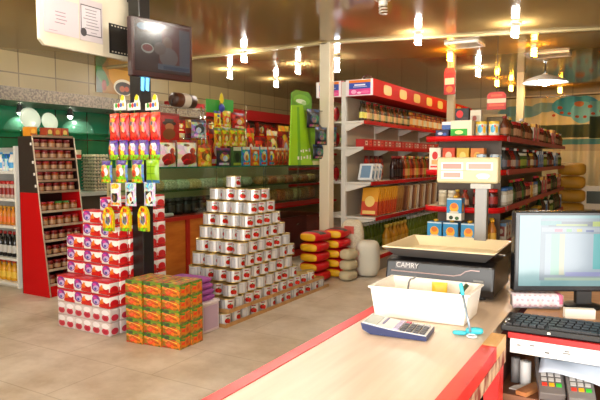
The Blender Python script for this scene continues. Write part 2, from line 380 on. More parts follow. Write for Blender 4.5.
for r in range(10):
    y0=3.35 if r<4 else 3.465
    off={7:.115,8:.23,9:.345}.get(r,0); x=xs+off; i=0
    nfront=0; cells=[]
    xx=-3.82-PW
    cols=[]
    while xx>=x-.06: cols.append(xx+PW/2); xx-=PW
    for c in sorted(cols): cells.append((c,0))
    for d in range(1,6 if r<4 else 5): cells.append((-3.82-PW/2,d))
    if r<4:
        for c in sorted(cols)[:-1]: cells.append((c,1))
    for c,d in cells:
        y=y0+PD/2+d*PD
        ci=min(range(len(cols)),key=lambda q:abs(sorted(cols)[q]-c))
        wh=('clear-wrapped tissue bale' if r<2 else 'white-and-red tissue pack')
        lab=f'{wh}, {TN[r]} row of the tissue stack, '+(f'{nth(ci)} across the front' if d==0 else f'{nth(d)} back along the side' if ci==len(cols)-1 else f'second rank, {nth(ci)} across')
        o=put(pc if r<2 else pk,(c+random.uniform(-.003,.003),y,r*PH),random.uniform(-.014,.014),lab,'tissue pack','tissue packs in the tall stack')
# ================================================================== ORANGE CRATES
crate_m=PM('juice_carton_print','B8862C',busy=5,shapes=[('r',.5,.9,.5,.1,'5E7A2A'),('r',.3,.6,.3,.16,'D8B23A',-18),('r',.2,.75,.3,.08,'4A8030',-20),('e',.62,.36,.4,.34,'D8641A'),('e',.3,.34,.16,.16,'E08A2A'),('r',.55,.55,.3,.03,'F0C850',-18),('r',.7,.3,.16,.05,'B83A14',-12),('r',.5,.05,.5,.05,'B85A1E'),
  ('r',2.5,.9,.5,.1,'5E7A2A'),('r',2.5,.45,.44,.34,'D86018'),('r',2.2,.7,.3,.07,'4A8030',-15),('r',.5,2.5,.5,.5,'A87C36'),('r',.5,2.5,.08,.5,'B89452'),('e',.3,2.3,.15,.1,'8C8A40')],rough=.5,noise=18)
CW,CDp,CH=.18,.145,.105
crate=mk('juice_carton', MB().box(-CW/2+.002,CW/2-.002,-CDp/2+.002,CDp/2-.002,.001,CH-.001,crate_m))
for lv in range(5):
    for i in range(3):
        for d in range(2):
            if d==1 and i<2 and lv<4: continue
            yy=3.43+.045*(i-1)*.5-.005
            put(crate,(-3.62+CW*(i+.5)+random.uniform(-.003,.003),yy+(d+.0)*CDp+CDp/2-.06,lv*CH),.05+random.uniform(-.015,.015),
                f'orange and green juice carton, {["bottom","second","third","fourth","top"][lv]} layer, {["left","middle","right"][i]} column, {"front" if d==0 else "rear"} rank','carton','juice cartons stacked before the black column')
# purple topped box
pb=thing('storage_box','white box with lavender panel under folded purple cloth beside the cans','box',(-3.40,3.885,0))
m=MB(); m.box(-.2,.215,-.1,.14,.002,.27,M('D9CCD2',.4)); obj('body',m,pb,bevel=.008)
obj('panel',MB().box(.2155,.219,-.075,.115,.03,.235,M('B9A2BC',.4)),pb)
obj('rim',MB().box(-.21,.222,-.108,.146,.25,.272,M('E8DEE2',.4)),pb,bevel=.005)
for i in range(4):
    m=MB(); m.pillow(.40-.015*i,.24-.01*i,.05,M('9A4AA2',.7),n=(12,8,4),e=6)
    tag(obj('purple_cloth',m,None,(-3.40+random.uniform(-.01,.01),3.905,.2735+.0495*i)),f'folded purple cloth on the white storage box, {["lowest","second","third","topmost"][i]} of four','cloth','folded purple cloths on the storage box')

# ================================================================== BLACK COLUMN RACK
rk=thing('hanging_rack','dark wire hook rack on the black column holding snack bags','rack',(0,0,0))
bars=[(112,'1'),(139,'2'),(160,'3'),(183,'4'),(206,'5')]
for y,_ in bars:
    zz=at(135,y,Y=3.44).z+.012; a=at(106,y,Y=3.44).x; b_=at(160,y,Y=3.44).x
    mb=MB(); mb.tube([(a,3.44,zz),(b_,3.44,zz)],.004,DARK,6); mb.tube([(-3.74,3.44,zz),(-3.74,3.619,zz)],.006,DARK,6)
    obj('crossbar',mb,rk)
def hang(tree, px0, px1, y0, y1, Y, label, cat, group, rz=0, tilt=0):
    c=at((px0+px1)/2,y1,Y=Y); t=at((px0+px1)/2,y0,Y=Y); z=min(c.z,t.z)
    return put(tree,(c.x,Y,z),rz,label,cat,group)
redbag_m=PM('red_snack_print','C01812',[('r',.5,.95,.5,.05,'E04A20'),('e',.4,.62,.3,.22,'D07A50'),('e',.62,.5,.22,.2,'D89888'),('e',.3,.45,.15,.16,'E05A20'),('e',.55,.75,.2,.08,'F0A030'),('r',.5,.2,.3,.07,'E04030'),('e',.35,.62,.1,.08,'3A6A9A')],.3,busy=9)
redbag=bag_tree('hanging_snack_bag',.112,.225,.055,redbag_m)
for i,px in enumerate([115,125,135,145,155.5]):
    hang(redbag,px-6,px+6,113,141,3.40-.012*(i%2),f'red snack bag on the column rack top bar, {nth(i)} from the cold counter side','snack bag','red snack bags on the column rack',random.uniform(-.06,.06))
pur_m=PM('purple_snack_print','4A2A80',[('r',.5,.12,.5,.14,'8AB81E'),('e',.4,.55,.3,.25,'E0A868'),('e',.65,.6,.2,.22,'D8D0D8'),('e',.3,.4,.2,.15,'D8402A'),('e',.6,.35,.2,.12,'E8C030'),('e',.5,.75,.18,.06,'E8E0F0')],.3,busy=9)
purbag=bag_tree('hanging_snack_bag',.112,.165,.055,pur_m)
for i,px in enumerate([114,124,134,144,155]):
    hang(purbag,px-6,px+6,139,160,3.40-.012*(i%2),f'purple and green snack bag on the column rack second bar, {nth(i)} from cold counter','snack bag','purple snack bags on the column rack',random.uniform(-.06,.06))
pur2_m=PM('green_snack_print','7AB01E',[('r',.5,.9,.4,.1,'4A2A80'),('e',.45,.6,.28,.24,'E0A878'),('e',.62,.5,.18,.18,'E8E4E8'),('e',.35,.42,.2,.16,'C84028'),('r',.5,.1,.5,.06,'C8C020'),('r',.95,.4,.05,.4,'2A6AA0')],.3,busy=9)
purbag2=bag_tree('hanging_snack_bag',.135,.185,.055,pur2_m); grb=bag_tree('hanging_snack_bag',.135,.185,.055,PM('lime_back_print','86B41C',[('r',.5,.06,.5,.07,'2A6AA0'),('r',.5,.5,.04,.5,'6A9A14'),('r',.5,.7,.3,.02,'5A8A10'),('r',.5,.4,.3,.02,'5A8A10')],.3))
for i,px in enumerate([107,122,138,153]):
    hang(grb if i==3 else purbag2,px-7,px+7,161,183,3.37,('lime snack bag seen from its back on the column rack third bar' if i==3 else f'green snack bag with purple top, column rack third bar, {nth(i)} from cold counter'),'snack bag','green snack bags on the column rack',random.uniform(-.12,.12))
toy_m=PM('toy_card_print','D8D4CC',[('e',.5,.86,.36,.12,'E8B030'),('e',.5,.4,.3,.24,'2A2420'),('e',.42,.36,.15,.12,'7A4A2A'),('e',.5,.66,.4,.1,'F2F0EC'),('r',.5,.1,.4,.05,'D8A030')],.35,busy=9)
toy2_m=PM('blue_card_print','C9D4D8',[('e',.5,.84,.36,.13,'8AB4C8'),('r',.5,.36,.3,.26,'1E1C1C'),('r',.55,.34,.22,.2,'E8E4D0',25),('e',.6,.3,.1,.1,'C84A1A'),('r',.3,.2,.1,.1,'C8C030')],.35,busy=9)
ta=mk('hanging_toy_pack',MB().bag(.125,.19,.03,toy_m,6,8)); tb=mk('hanging_toy_pack',MB().bag(.125,.19,.03,toy2_m,6,8))
for i,(px,t) in enumerate([(116,ta),(131,tb),(150,tb)]):
    hang(t,px-7,px+7,184,206,3.37,['white blister pack with a brown round toy on the column rack','pale blue blister pack with dark window beside the round toy pack','pale blue blister pack with dark window, on the orange cabinet side of the rack'][i],'toy pack','blister packs on the column rack',0)
yel_m=PM('yellow_snack_print','E0B414',[('e',.5,.5,.3,.26,'B8B0A8'),('e',.5,.46,.2,.18,'6A5A60'),('e',.5,.85,.2,.08,'C84A1A'),('r',.5,.06,.5,.08,'7AA81E'),('e',.5,.66,.15,.07,'F0E8C8')],.3,busy=9)
ym=MB(); n=10
ypoly=[(-.055,0),(.055,0),(.058,.13),(.045,.17),(.02,.2),(-.02,.2),(-.045,.17),(-.058,.13)]
ym.prism(ypoly,-.012,.012,yel_m,X=Matrix.Rotation(PI/2,4,'X'))
yb=mk('hanging_snack_pouch',ym)
for i,px in enumerate([109,126,144]):
    hang(yb,px-6,px+6,206,231,3.36,f'yellow arched snack pouch on the lowest rack bar, {nth(i)} from the tissue stack','snack pouch','yellow pouches on the column rack',random.uniform(-.1,.1))
tagm=PM('promo_tag_print','F0EEDC',[('e',.2,.3,.1,.16,'3A9A3A'),('e',.4,.3,.1,.16,'C8342A'),('e',.6,.32,.1,.16,'3A5AB0'),('e',.78,.34,.08,.14,'E8A020'),('e',.72,.8,.16,.2,'E8D020')],.4)
tp=[(-.07,0),(.07,0),(.07,.05),(.062,.075),(.055,.11),(.03,.125),(.012,.1),(.005,.06),(-.07,.055)]
for i,px in enumerate([120,134,152]):
    c=at(px,110,Y=3.43); o=thing('promo_tag',f'white and yellow cut-out promo tag standing over the red snack bags, {nth(i)} from cold counter','tag',(c.x,3.43,c.z),0,'promo tags over the red snack bags')
    obj('card',MB().prism(tp,-.002,.002,tagm,X=Matrix.Rotation(PI/2,4,'X')),o); obj('stalk',MB().tube([(0,.004,.01),(0,.006,-.075)],.003,M('4A8A3A',.5),6),o)

# ================================================================== TELEVISION + WHITE BOARD
A=Vector((-3.565,3.395,2.18)); Bv=Vector((-3.42,3.965,2.18)); d=(Bv-A); ang=math.atan2(d.y,d.x)
tv=thing('television','flat black television on the black column showing a cooking show','television',(A+d/2)[:],ang)
W=d.length; bez=MB(); bz=M('2A0E0C',.3)
bez.box(-W/2,W/2,-.02,.045,0,.475,bz); obj('casing',bez,tv,bevel=.008)
scr=PM('tv_picture','4A2418',[('r',.72,.6,.3,.42,'7A2A1C'),('r',.9,.55,.1,.4,'6E6A70'),('r',.36,.75,.12,.3,'3A2A22'),('e',.18,.72,.14,.22,'4A4034'),('e',.14,.9,.1,.07,'5A86A0'),('e',.58,.62,.09,.14,'9A6A50'),('e',.6,.34,.17,.2,'8A7870'),('e',.22,.47,.11,.1,'C8BCA8'),('e',.22,.48,.09,.07,'A03028'),('e',.44,.5,.11,.13,'806458'),('r',.7,.13,.3,.06,'6A7480'),('r',.74,.12,.24,.035,'3E5068')],.2,emit=.16)
obj('screen',MB().box(-W/2+.03,W/2-.03,-.022,-.0205,.045,.445,scr),tv)
obj('wall_bracket',MB().box(-.06,.06,.046,.14,.15,.32,DARK),tv)
lm=M('5AB4E8',.3,0,1.5)
for i,px in enumerate((142.2,147)):
    p=at(px,84,Y=3.61); o=MB(); o.prism([(-.012,-.05),(.012,-.06),(.02,.05),(-.008,.06)],-.006,.006,lm,X=Matrix.Rotation(PI/2,4,'X'))
    tag(obj('hanging_lamp_strip',o,None,(p.x,3.612,p.z)),('blue glowing strip on the column below the television, by the cold counter' if i==0 else 'blue glowing strip on the column below the television, by the glass case'),'lamp','blue glow strips below the television')
bd=thing('notice_board','white notice board fixed beside the black column above the cold counter','board',(0,0,0))
bm=M('CFC6AE',.5); bp=[(2.80,2.40),(2.84,2.36),(3.70,2.36),(3.74,2.40),(3.74,2.99),(2.80,2.99)]
TX=Matrix(((0,0,1,-3.90),(1,0,0,0),(0,1,0,0),(0,0,0,1)))
obj('backing',MB().prism(bp,0,.03,bm,X=TX),bd); obj('mount_arm',MB().box(-3.8695,-3.8155,3.66,3.70,2.86,2.92,DARK),bd)
pp1=PM('notice_print','C8B4B8',lines(.3,.66,.62,4,.1,.015,'8A8088',3)+[('r',.5,.99,.5,.02,'C8B4B4'),('r',.25,.08,.12,.012,'A09098')],.6)
pp2=PM('form_print','BEB4B6',[('r',.5,.5,.45,.36,'4A4648'),('r',.5,.5,.42,.335,'C6BEC2'),('e',.16,.2,.13,.1,'3A3436')]+lines(.15,.85,.76,7,.075,.012,'8A8488',5)+lines(.4,.8,.22,2,.06,.01,'8A8488',6),.6)
def sheet(name,mat,y0,y1,z0,z1,label):
    m=MB(); b_=len(m.v); T=Matrix(((0,-1,0,0),(1,0,0,0),(0,0,1,0),(0,0,0,1)))
    m.box(0,y1-y0,-.0015,.0015,0,z1-z0,mat,X=T)
    return tag(obj(name,m,None,(-3.866,y0,z0)),label,'paper','papers on the white notice board')
def bpt(px,py): return at(px,py,X=-3.866)
a,b_=bpt(44,31),bpt(78,3); sheet('hanging_notice_sheet',pp1,a.y,b_.y,a.z,a.z+.27,'pale pink notice with short lines of writing on the white board')
a,b_=bpt(80,37),bpt(102,6); sheet('hanging_form_sheet',pp2,a.y,b_.y,a.z-.02,a.z+.31,'paper form with dark frame and black blot on the white board')
a,b_=bpt(109.5,53),bpt(129,25)
fm=PM('film_strip_print','181616',[('r',x,y,.035,.022,'C8BEA8') for x in (.15,.3,.45,.6,.75,.9) for y in (.93,.07)]+[('r',.5,.5,.42,.36,'2E2A26')],.3)
sheet('hanging_film_sign',fm,a.y,b_.y,a.z,a.z+.25,'black sign with film perforations on the white board beside the television')

# ================================================================== COLD COUNTER ALONG THE LEFT WALL
gran=noisemat('granite','5A5248','8E8474',(38,38,38),.35,6,lo=.4,hi=.6)
cc=thing('cold_counter','long cold counter with granite canopy and dark green tiled back','counter',(0,0,0))
obj('canopy',MB().box(-7.78,-6.6,3.2,8.0,2.225,2.39,gran),cc)
gt=tilemat('green_tile','1A6A4A','165A40','0C3A2A',.55,.9,.012,.12,'yz',0,coat=.6)
obj('back_panel',MB().box(-7.78,-7.3,3.2,8.0,.0,2.224,gt),cc)
obj('worktop',MB().box(-7.299,-6.62,4.55,8.0,1.0,1.05,M('BFC4B8',.3)),cc)
obj('body',MB().box(-7.299,-6.65,4.55,8.0,0,.999,M('4A4238',.4)),cc)
obj('glass_shelf',MB().box(-7.299,-6.63,3.3,7.9,1.862,1.872,GREENGLASS),cc)
obj('glass_shelf',MB().box(-7.299,-6.75,4.7,5.6,1.50,1.51,GREENGLASS),cc)
dome,nt,b=newmat('lit_arc_glass'); b.inputs['Base Color'].default_value=srgb('7AB898'); b.inputs['Alpha'].default_value=.3; b.inputs['Roughness'].default_value=.08  # pale domes added to imitate the arcs of light under the canopy lamps
for i,(px,py) in enumerate([(22,122),(76,121),(122,121)]):
    p=at(px,py,X=-7.05); m=MB(); n=14
    prof=[(.24*math.cos(a),.22*math.sin(a)) for a in [k*PI/2/7 for k in range(8)]]
    m.lathe(prof,20,dome,cap=False)
    tag(obj('lit_arc_dome',m,None,(-7.035,p.y,1.8725)),'added pale green dome standing in for a lit arc, '+['beside the white plates','behind the jar display','behind the column rack'][i],'dome cover','domes standing in for lit arcs')
lampm=M('F4FFF0',.3,0,110); ap=M('2A2A28',.4)
for i,(px,py) in enumerate([(20,113),(70,111),(115,114)]):
    p=at(px,py,X=-6.84); o=thing('canopy_spot','small white spotlight under the granite canopy, '+['over the white plates','over the jar display','beside the column rack'][i],'lamp',(-6.84,p.y,2.1),0,'spotlights under the granite canopy')
    k=MB(); k.lathe([(.012,.1),(.012,.124)],8,ap); k.lathe([(.05,.0),(.03,.1)],12,ap,cap=False); obj('shade',k,o)
    k=MB(); k.lathe([(.004,-.03),(.026,-.015),(.028,.01),(.018,.04)],10,lampm); obj('bulb',k,o)
plate_m=M('C9DCCB',.25)
for i,(px,py,r) in enumerate([(29.5,120,.145),(49,122,.12)]):
    p=at(px,py,X=-6.70); m=MB(); m.lathe([(.0,.0),(r*.6,.004),(r,.03),(r*1.0,.036),(r*.6,.014),(0,.01)],24,plate_m,X=Matrix.Rotation(R(78),4,'Y'),cap=False)
    tag(obj('serving_plate',m,None,(-6.715,p.y,1.8745+r*.985)),['large','smaller'][i]+' white plate leaning upright on the cold counter shelf','plate','white plates on the cold counter shelf')
egg_m=M('D8C8A8',.6); tray2=noisemat('egg_card','8C8270','A89C86',(30,30,30),.9)
p=at(94,190,X=-6.9)
for i in range(11):
    m=MB(); m.box(-.14,.14,-.14,.14,0,.012,tray2)
    for a in range(5):
        for b_ in range(5):
            if a==4 or b_==0 or i==10: m.lathe([(.019,.0125),(.023,.026),(.015,.041),(.002,.047)] if True else [],7,egg_m,c=(-.112+.056*a,-.112+.056*b_,0),cap=False)
    tag(obj('egg_tray',m,None,(-6.85+random.uniform(-.006,.006),p.y,1.052+i*.0485)),f'grey tray of cream eggs on the cold counter, {nth(i)} up the egg stack','egg tray','egg trays stacked on the cold counter')
lf=PM('carton_print','D8CDA8',[('r',.5,.3,.5,.2,'B83A20'),('e',.5,.65,.3,.2,'E8E0C8'),('e',.5,.3,.15,.1,'E8C040')],.5)
lt=box_tree('food_carton',.24,.14,.13,lf)
for i in range(3): put(lt,(-6.95,4.95+.26*i,1.512),R(90),f'cream and red carton on the lower glass shelf, {nth(i)} from the jar display','carton','cartons on the lower glass shelf')
# food poster on the wall above the canopy
PXX=XL+.012
a=at(96,98,X=PXX); b_=at(134,60,X=PXX); pm=PM('food_poster_print','B07818',[('r',.06,.5,.1,.5,'1E3A20'),('e',.14,.45,.12,.3,'2E6A2A',30),('e',.1,.7,.16,.08,'3A7A30',40),('e',.2,.2,.06,.14,'8A2A18'),('e',.62,.55,.3,.38,'C08A20'),('e',.7,.2,.26,.22,'E0D8C0'),('e',.7,.18,.22,.17,'181410'),('e',.66,.16,.07,.08,'B0562A'),('e',.78,.17,.06,.07,'B84A28')],.3,noise=9)
m=MB(); m.box(0,b_.y-a.y,-.006,.006,0,b_.z-a.z-.1,pm,X=Matrix.Rotation(PI/2,4,'Z'))
tag(obj('wall_poster',m,None,(PXX,a.y,a.z+.1)),'orange food poster with palm leaf on the cream wall above the canopy','poster')

# ================================================================== WHITE SHELF UNIT + RED JAR DISPLAY
ws=thing('shelf_unit','white shelf unit of bottles and cartons against the cold counter','shelf unit',(0,0,0))
wz=[.06,.35,.73,1.05,1.37]
for s,x in (('l',-7.29),('r',-6.235)): obj('side_panel',MB().box(x,x+.03,4.12,4.52,0,1.66,WHITE),ws)
obj('back_panel',MB().box(-7.259,-6.236,4.50,4.52,0.0,1.655,M('C8C4C0',.5)),ws)
for z in wz: obj('shelf',MB().box(-7.259,-6.236,4.11,4.499,z-.03,z,WHITE),ws)
obj('kick_plate',MB().box(-7.259,-6.236,4.14,4.16,0,.029,OFFW),ws)
bw=bottle_tree('milk_bottle',.035,.22,M('E4E0D4',.3),M('3A82B8',.4),M('4AA0D8',.4)); bl=box_tree('milk_carton',.07,.07,.2,drink_print('blue_carton_print','D8E4E8','3A90C8','2A78B8','F0F0F0'))
for i,x in enumerate([-6.62,-6.52,-6.42]): put(bw if i!=1 else bl,(x,4.22,1.372),0,['white milk bottle with blue cap on the top shelf, left of the blue carton','blue milk carton on the top shelf of the white unit','white milk bottle with blue cap on the top shelf, right of the blue carton'][i],'bottle' if i!=1 else 'carton','milk on the top shelf of the white unit')
rj=jar_tree('sauce_jar',.04,.2,M('B8A090',.3),M('B01C14',.4),M('8A1A14',.4))
rb=box_tree('red_carton',.085,.2,.11,drink_print('red_carton_print','B41814','E0D0C0','C82A18','2A1A18'))
for i in range(9): put(rj,(-6.95+.080*i,4.2,1.052),random.random(),f'red-lidded sauce jar on the second shelf of the white unit, {nth(i)} from the wall','jar','sauce jars on the white unit')
ob=bottle_tree('juice_bottle',.04,.22,M('C87A1C',.3),M('D8A030',.4),M('D86A1A',.4)); 
for i in range(9): put(ob,(-6.95+.080*i,4.2,.732),random.random(),f'orange juice bottle on the third shelf of the white unit, {nth(i)} from the wall','bottle','orange juice bottles on the white unit')
kb=bottle_tree('dark_bottle',.042,.30,M('100C0C',.15),M('A01C18',.4),M('C4C0B8',.4))
for i in range(8): put(kb,(-6.93+.092*i,4.2,.352),random.random(),f'black soft drink bottle on the fourth shelf of the white unit, {nth(i)} from the wall','bottle','black bottles on the white unit')
yo=bottle_tree('oil_bottle',.045,.24,M('D89A1C',.25),M('B83A18',.4),M('E8C040',.4),neck=.5)
for i in range(7): put(yo,(-6.9+.1*i,4.2,.062),random.random(),f'yellow oil bottle on the lowest shelf of the white unit, {nth(i)} from the wall','bottle','yellow oil bottles on the white unit')

jd=thing('jar_display','leaning red and brown jar display stand beside the tissue stack','display stand',(0,0,0))
brn=M('24120C',.4); rp=M('C00E12',.5,spec=.12); alu=M('C4B49C',.35,.4)
ZM,ZT=1.14,1.76; XB=-5.95
def xf(z): return -5.49-.24*z/1.76
Y0,Y1=4.0,4.56
T2=Matrix(((1,0,0,0),(0,0,1,0),(0,1,0,0),(0,0,0,1)))
for s,y in (('near',Y0),('far',Y1-.02)):
    obj('lower_side_panel',MB().prism([(XB,0),(xf(0),0),(xf(ZM),ZM),(XB,ZM)][::-1],y,y+.02,rp,X=T2),jd)
    obj('upper_side_panel',MB().prism([(XB,ZM+.001),(xf(ZM),ZM+.001),(xf(ZT),ZT),(XB,ZT)][::-1],y,y+.02,brn,X=T2),jd)
    e=MB(); e.tube([(xf(0)+.004,y+.01,.0),(xf(ZT)+.004,y+.01,ZT)],.008,alu,6); obj('edge_trim',e,jd)
obj('back_panel',MB().box(XB-.01,XB,Y0,Y1,0,ZT,brn),jd)
obj('kick_panel',MB().box(xf(0)-.03,xf(0)-.012,Y0+.021,Y1-.021,0,.12,rp),jd)
zsh=[.13,.29,.45,.61,.77,.93]+[1.145,1.268,1.385,1.51,1.63,1.762]
for i,z in enumerate(zsh):
    sh=obj('shelf',MB().box(XB+.001,xf(z)-.01,Y0+.021,Y1-.021,z-.008,z,M('3A1A10',.5)),jd)
    obj('front_rail',MB().box(xf(z)-.009,xf(z)+.002,Y0+.021,Y1-.021,z-.012,z+.014,alu if i<6 else M('8A7058',.4)),sh)
for i,z in enumerate((1.2,1.33,1.46,1.66)): obj('price_clip',MB().box(xf(z)-.03,xf(z)-.005,Y0-.004,Y0-.0005,z,z+.03,WHITE),jd)
jb=[jar_tree('jam_jar',.042,.105,M(c,.2),M(l,.4),M('9A7450',.5)) for c,l in (('5A140E','7A1210'),('8A3E12','98181A'),('6A2010','6A1410'),('84501A','2E6A24'))]
for i,z in enumerate(zsh[:-1]):
    n=5; xx=xf(z)-.055
    for j in range(n):
        t=jb[{0:2,1:0,2:0,3:0,4:1,5:3 if j in(2,3) else 1}.get(i,0 if (j+i)%3 else 1)]
        put(t,(xx,Y0+.075+j*.1,z+.001),random.random()*3,f'jam jar on the red and brown display, {nth(i)} shelf up, {nth(j)} from the near side','jar','jam jars on the red and brown display',scale=(1,1,.93 if i>5 else 1))
tb_=[box_tree('tea_box',.09,.12,.1,PM('tea_print',b_,[('e',.5,.5,.3,.3,c),('r',.5,.2,.4,.08,d_)],.5)) for b_,c,d_ in (('D88A1A','E8B040','A84A10'),('A03A1C','D8C060','3A6A2A'),('B8502A','C8A040','8A2418'))]
for i,(y,k) in enumerate([(4.06,0),(4.27,1),(4.37,2),(4.47,1)]): put(tb_[k],(-5.83,y,1.764),R(90),f'small tea box on top of the jar display, {nth(i)} from the near side','box','tea boxes on top of the jar display')

# ================================================================== GLASS CASE WITH WOODEN BASE
CXF,CXB=-4.6,-5.35
gc=thing('display_case','glass display case on orange wooden cabinet with red edging','display case',(0,0,0))
redw=M('A82014',.4); dkred=noisemat('red_wood','6A1C10','7C2814',(3,3,12),.3,coat=.3)
obj('base_cabinet',MB().box(CXB,CXF,4.72,6.88,0,.80,WOOD),gc)
obj('counter_ledge',MB().box(CXB,CXF+.03,4.70,6.90,.8005,.845,redw),gc)
for y in (4.72,5.22,6.0,6.85): obj('corner_post',MB().box(CXF+.0005,CXF+.02,y-.03,y+.03,0,.80,redw),gc)
gb=thing('display_case','glass display case on dark red framed cabinet beside the pillar','display case',(0,0,0))
obj('base_cabinet',MB().box(CXB,CXF-.04,6.92,8.75,0,.60,dkred),gb)
for y0,y1,z0,z1 in ((6.92,8.75,.80,.86),(6.92,8.75,.0,.10),(6.92,6.98,.1,.8),(8.67,8.75,.1,.8)): obj('frame_rail',MB().box(CXF-.039,CXF+.02,y0,y1,z0,z1,redw),gb)
obj('top_board',MB().box(CXB,CXF-.04,6.92,8.75,.8,.85,dkred),gb)
obj('drawer',MB().box(CXF-.0395,CXF-.01,7.0,8.1,.12,.62,M('5A160E',.4)),gb)
for y in (7.3,7.8): obj('handle',MB().tube([(CXF+.005,y-.05,.5),(CXF+.005,y+.05,.5)],.008,STEEL,6),gb)
for root,y0,y1 in ((gc,4.72,6.89),(gb,6.91,8.75)):
    zb=.8455 if root is gc else .861
    obj('front_glass',MB().box(CXF-.012,CXF-.004,y0,y1,zb,1.405,GLASS),root)
    obj('top_glass',MB().box(CXB,CXF+.01,y0,y1,1.406,1.418,GREENGLASS),root)
    obj('glass_edge',MB().box(CXF+.0105,CXF+.016,y0,y1,1.404,1.42,M('2A6A4A',.2)),root)
    obj('back_panel',MB().box(CXB-.03,CXB-.001,y0,y1,zb,1.405,M('C4B484',.5)),root)
    obj('inner_shelf',MB().box(CXB,CXF-.06,y0,y1,1.13,1.138,GREENGLASS),root)
    for y in (y0+.01,(y0+y1)/2,y1-.02): obj('glass_post',MB().box(CXF-.02,CXF-.0125,y,y+.012,zb,1.405,STEEL),root)
dj=jar_tree('dark_jar',.06,.2,M('16140F',.2),M('2A2822',.4),M('2E2A20',.5))
for i in range(9): put(dj,(-4.78,4.85+.14*i,.8465),random.random(),f'dark jar on the floor of the orange-based case, {nth(i)} from the column','jar','dark jars in the glass case')
nb=[mk('nut_bag',MB().pillow(.22,.17,.13,noisemat('nuts_'+str(i),a,b_,(70,70,70),.4,lo=.4,hi=.6),n=(10,6,4),e=4)) for i,(a,b_) in enumerate((('8A5A28','C89A50'),('A04A24','D8803A'),('8A9A70','C8D0A8'),('A89858','D8C888')))]
for i in range(9): put(nb[2 if i%3 else 3],(-4.8,4.9+.22*i,1.139),R(90)+random.uniform(-.06,.06),f'bag of pale dried goods, upper shelf of the orange-based case, {nth(i)} from column','bag','dried goods in the glass case')
for i in range(7):
    put(nb[i%2],(-4.8,7.08+.24*i,1.139),R(90)+random.uniform(-.06,.06),f'bag of brown nuts, upper shelf of the red-based case, {nth(i)} from near end','bag','nuts in the glass case')
    put(nb[(i+1)%2 if i%4 else 3],(-4.8,7.08+.24*i,.862),R(90)+random.uniform(-.06,.06),f'bag of brown nuts, floor of the red-based case, {nth(i)} from near end','bag','nuts in the glass case',scale=(1,1,1.5))
wh=M('D8D8D4',.4); m=MB(); m.box(-.1,.1,-.03,.03,0,.045,wh); tag(obj('scoop_tray',m,None,(-4.68,5.0+.0,.8465),R(80)) if False else obj('scoop_tray',MB().pillow(.16,.07,.045,wh,n=(8,6,4),e=4),None,(CXF-.0+.0,5.22,.8465),R(90)) if False else obj('scoop_tray',MB().pillow(.14,.06,.045,wh,n=(8,6,4),e=4),None,(-4.665,4.98,.8465),R(90)),'white scoop lying inside the glass case above the orange cabinet','scoop')

# racks and bags on the glass case
XK=-4.78
def kbag(px0,px1,y0,y1,mat,label,X=XK,group='snack bags over the glass case',name='hanging_snack_bag',t=.05,stand=False,boxy=False):
    bl_=at(px0,y1,X=X); br_=at(px1,y1,X=X); tp_=at((px0+px1)/2,y0,X=X); w=(br_.y-bl_.y)*.97; z0=(bl_.z+br_.z)/2
    if stand: z0=1.4195
    h=tp_.z-z0; m=MB()
    if boxy: m.box(-w/2,w/2,-t/2,t/2,0,h,mat)
    else: m.bag(w,h,t,mat,6,8)
    return tag(obj(name,m,None,(X,(bl_.y+br_.y)/2,z0),R(90)),label,'snack bag' if not boxy else 'snack box',group)
def snackmat(n,base,a,b_,c,seed=0):
    rr=random.Random(seed)
    return PM(n,base,busy=7,shapes=[('r',.5,.93,.5,.07,c),('e',.5,.5,.34,.24,a),('e',.5+rr.uniform(-.12,.12),.42,.18,.16,b_),('e',.4+rr.uniform(-.1,.2),.7,.2,.08,c),('r',.5,.12,.35,.06,b_)],rough=.35)
for nm,pxs,ys,lab in (('hook_rack',(160,202),(113,141),'chrome hook rack on the glass case beside the column'),('hook_rack',(206,246),(112,129),'chrome hook rack with green header on the glass case')):
    o=thing(nm,lab,'rack',(0,0,0))
    for px in pxs:
        p=at(px+(17 if px==160 else 0),165,X=XK-.05); obj('post',MB().tube([(XK-.05,p.y,1.4185),(XK-.05,p.y,at(px,ys[0]-6,X=XK-.05).z)],.011,CHROME,8),o)
    for y in ys:
        a,b_=at(pxs[0]-2,y,X=XK-.05),at(pxs[1]+2,y,X=XK-.05); obj('crossbar',MB().tube([(XK-.045,a.y,b_.z+.02),(XK-.045,b_.y,b_.z+.02)],.006,CHROME,6),o)
kbag(156,180,113,140,PM('figure_print','B01418',[('r',.5,.96,.5,.05,'7A1010'),('e',.5,.62,.3,.1,'2A1A14'),('e',.5,.48,.2,.14,'B87A50'),('e',.5,.22,.28,.2,'7A4A28'),('r',.5,.72,.2,.06,'301C14')],.4),'large red bag with brown figure hanging on the rack beside the column')
pm_=PM('pop_print','E4DCC8',[('e',.5,.3,.4,.22,'B02A18'),('e',.4,.15,.2,.1,'7A1A10'),('e',.5,.7,.3,.2,'F2EEE0'),('r',.5,.95,.5,.05,'B82A1C'),('e',.62,.58,.16,.12,'C84A30'),('e',.35,.8,.14,.05,'8A5A3A')],.4,busy=6)
kbag(158,176,140,164,pm_,'white puffy snack bag with red foot, on the case nearer the column',stand=True,t=.12); kbag(177,197,140,164,pm_,'white puffy snack bag with red foot, on the case by the chrome post',stand=True,t=.12)
kbag(191,206,120,138,snackmat('silver_print','9A9AA8','2A2A38','D8D8E0','3A3048',1),'silver and dark pouch hanging on the rack by the green header')
kbag(198,212,145,165,snackmat('amber_print','D8A21A','8A5214','F0D060','B84A14',2),'amber pouch standing on the case under the silver pouch',stand=True)
for i,px in enumerate((214,222,230,238)): kbag(px,px+8,128,146,snackmat('yellowbag_'+str(i),'D8B420','A84A1C','F0E088','6A8A1C',i),f'yellow snack bag on the green-headed rack lower bar, {nth(i)} from the column')
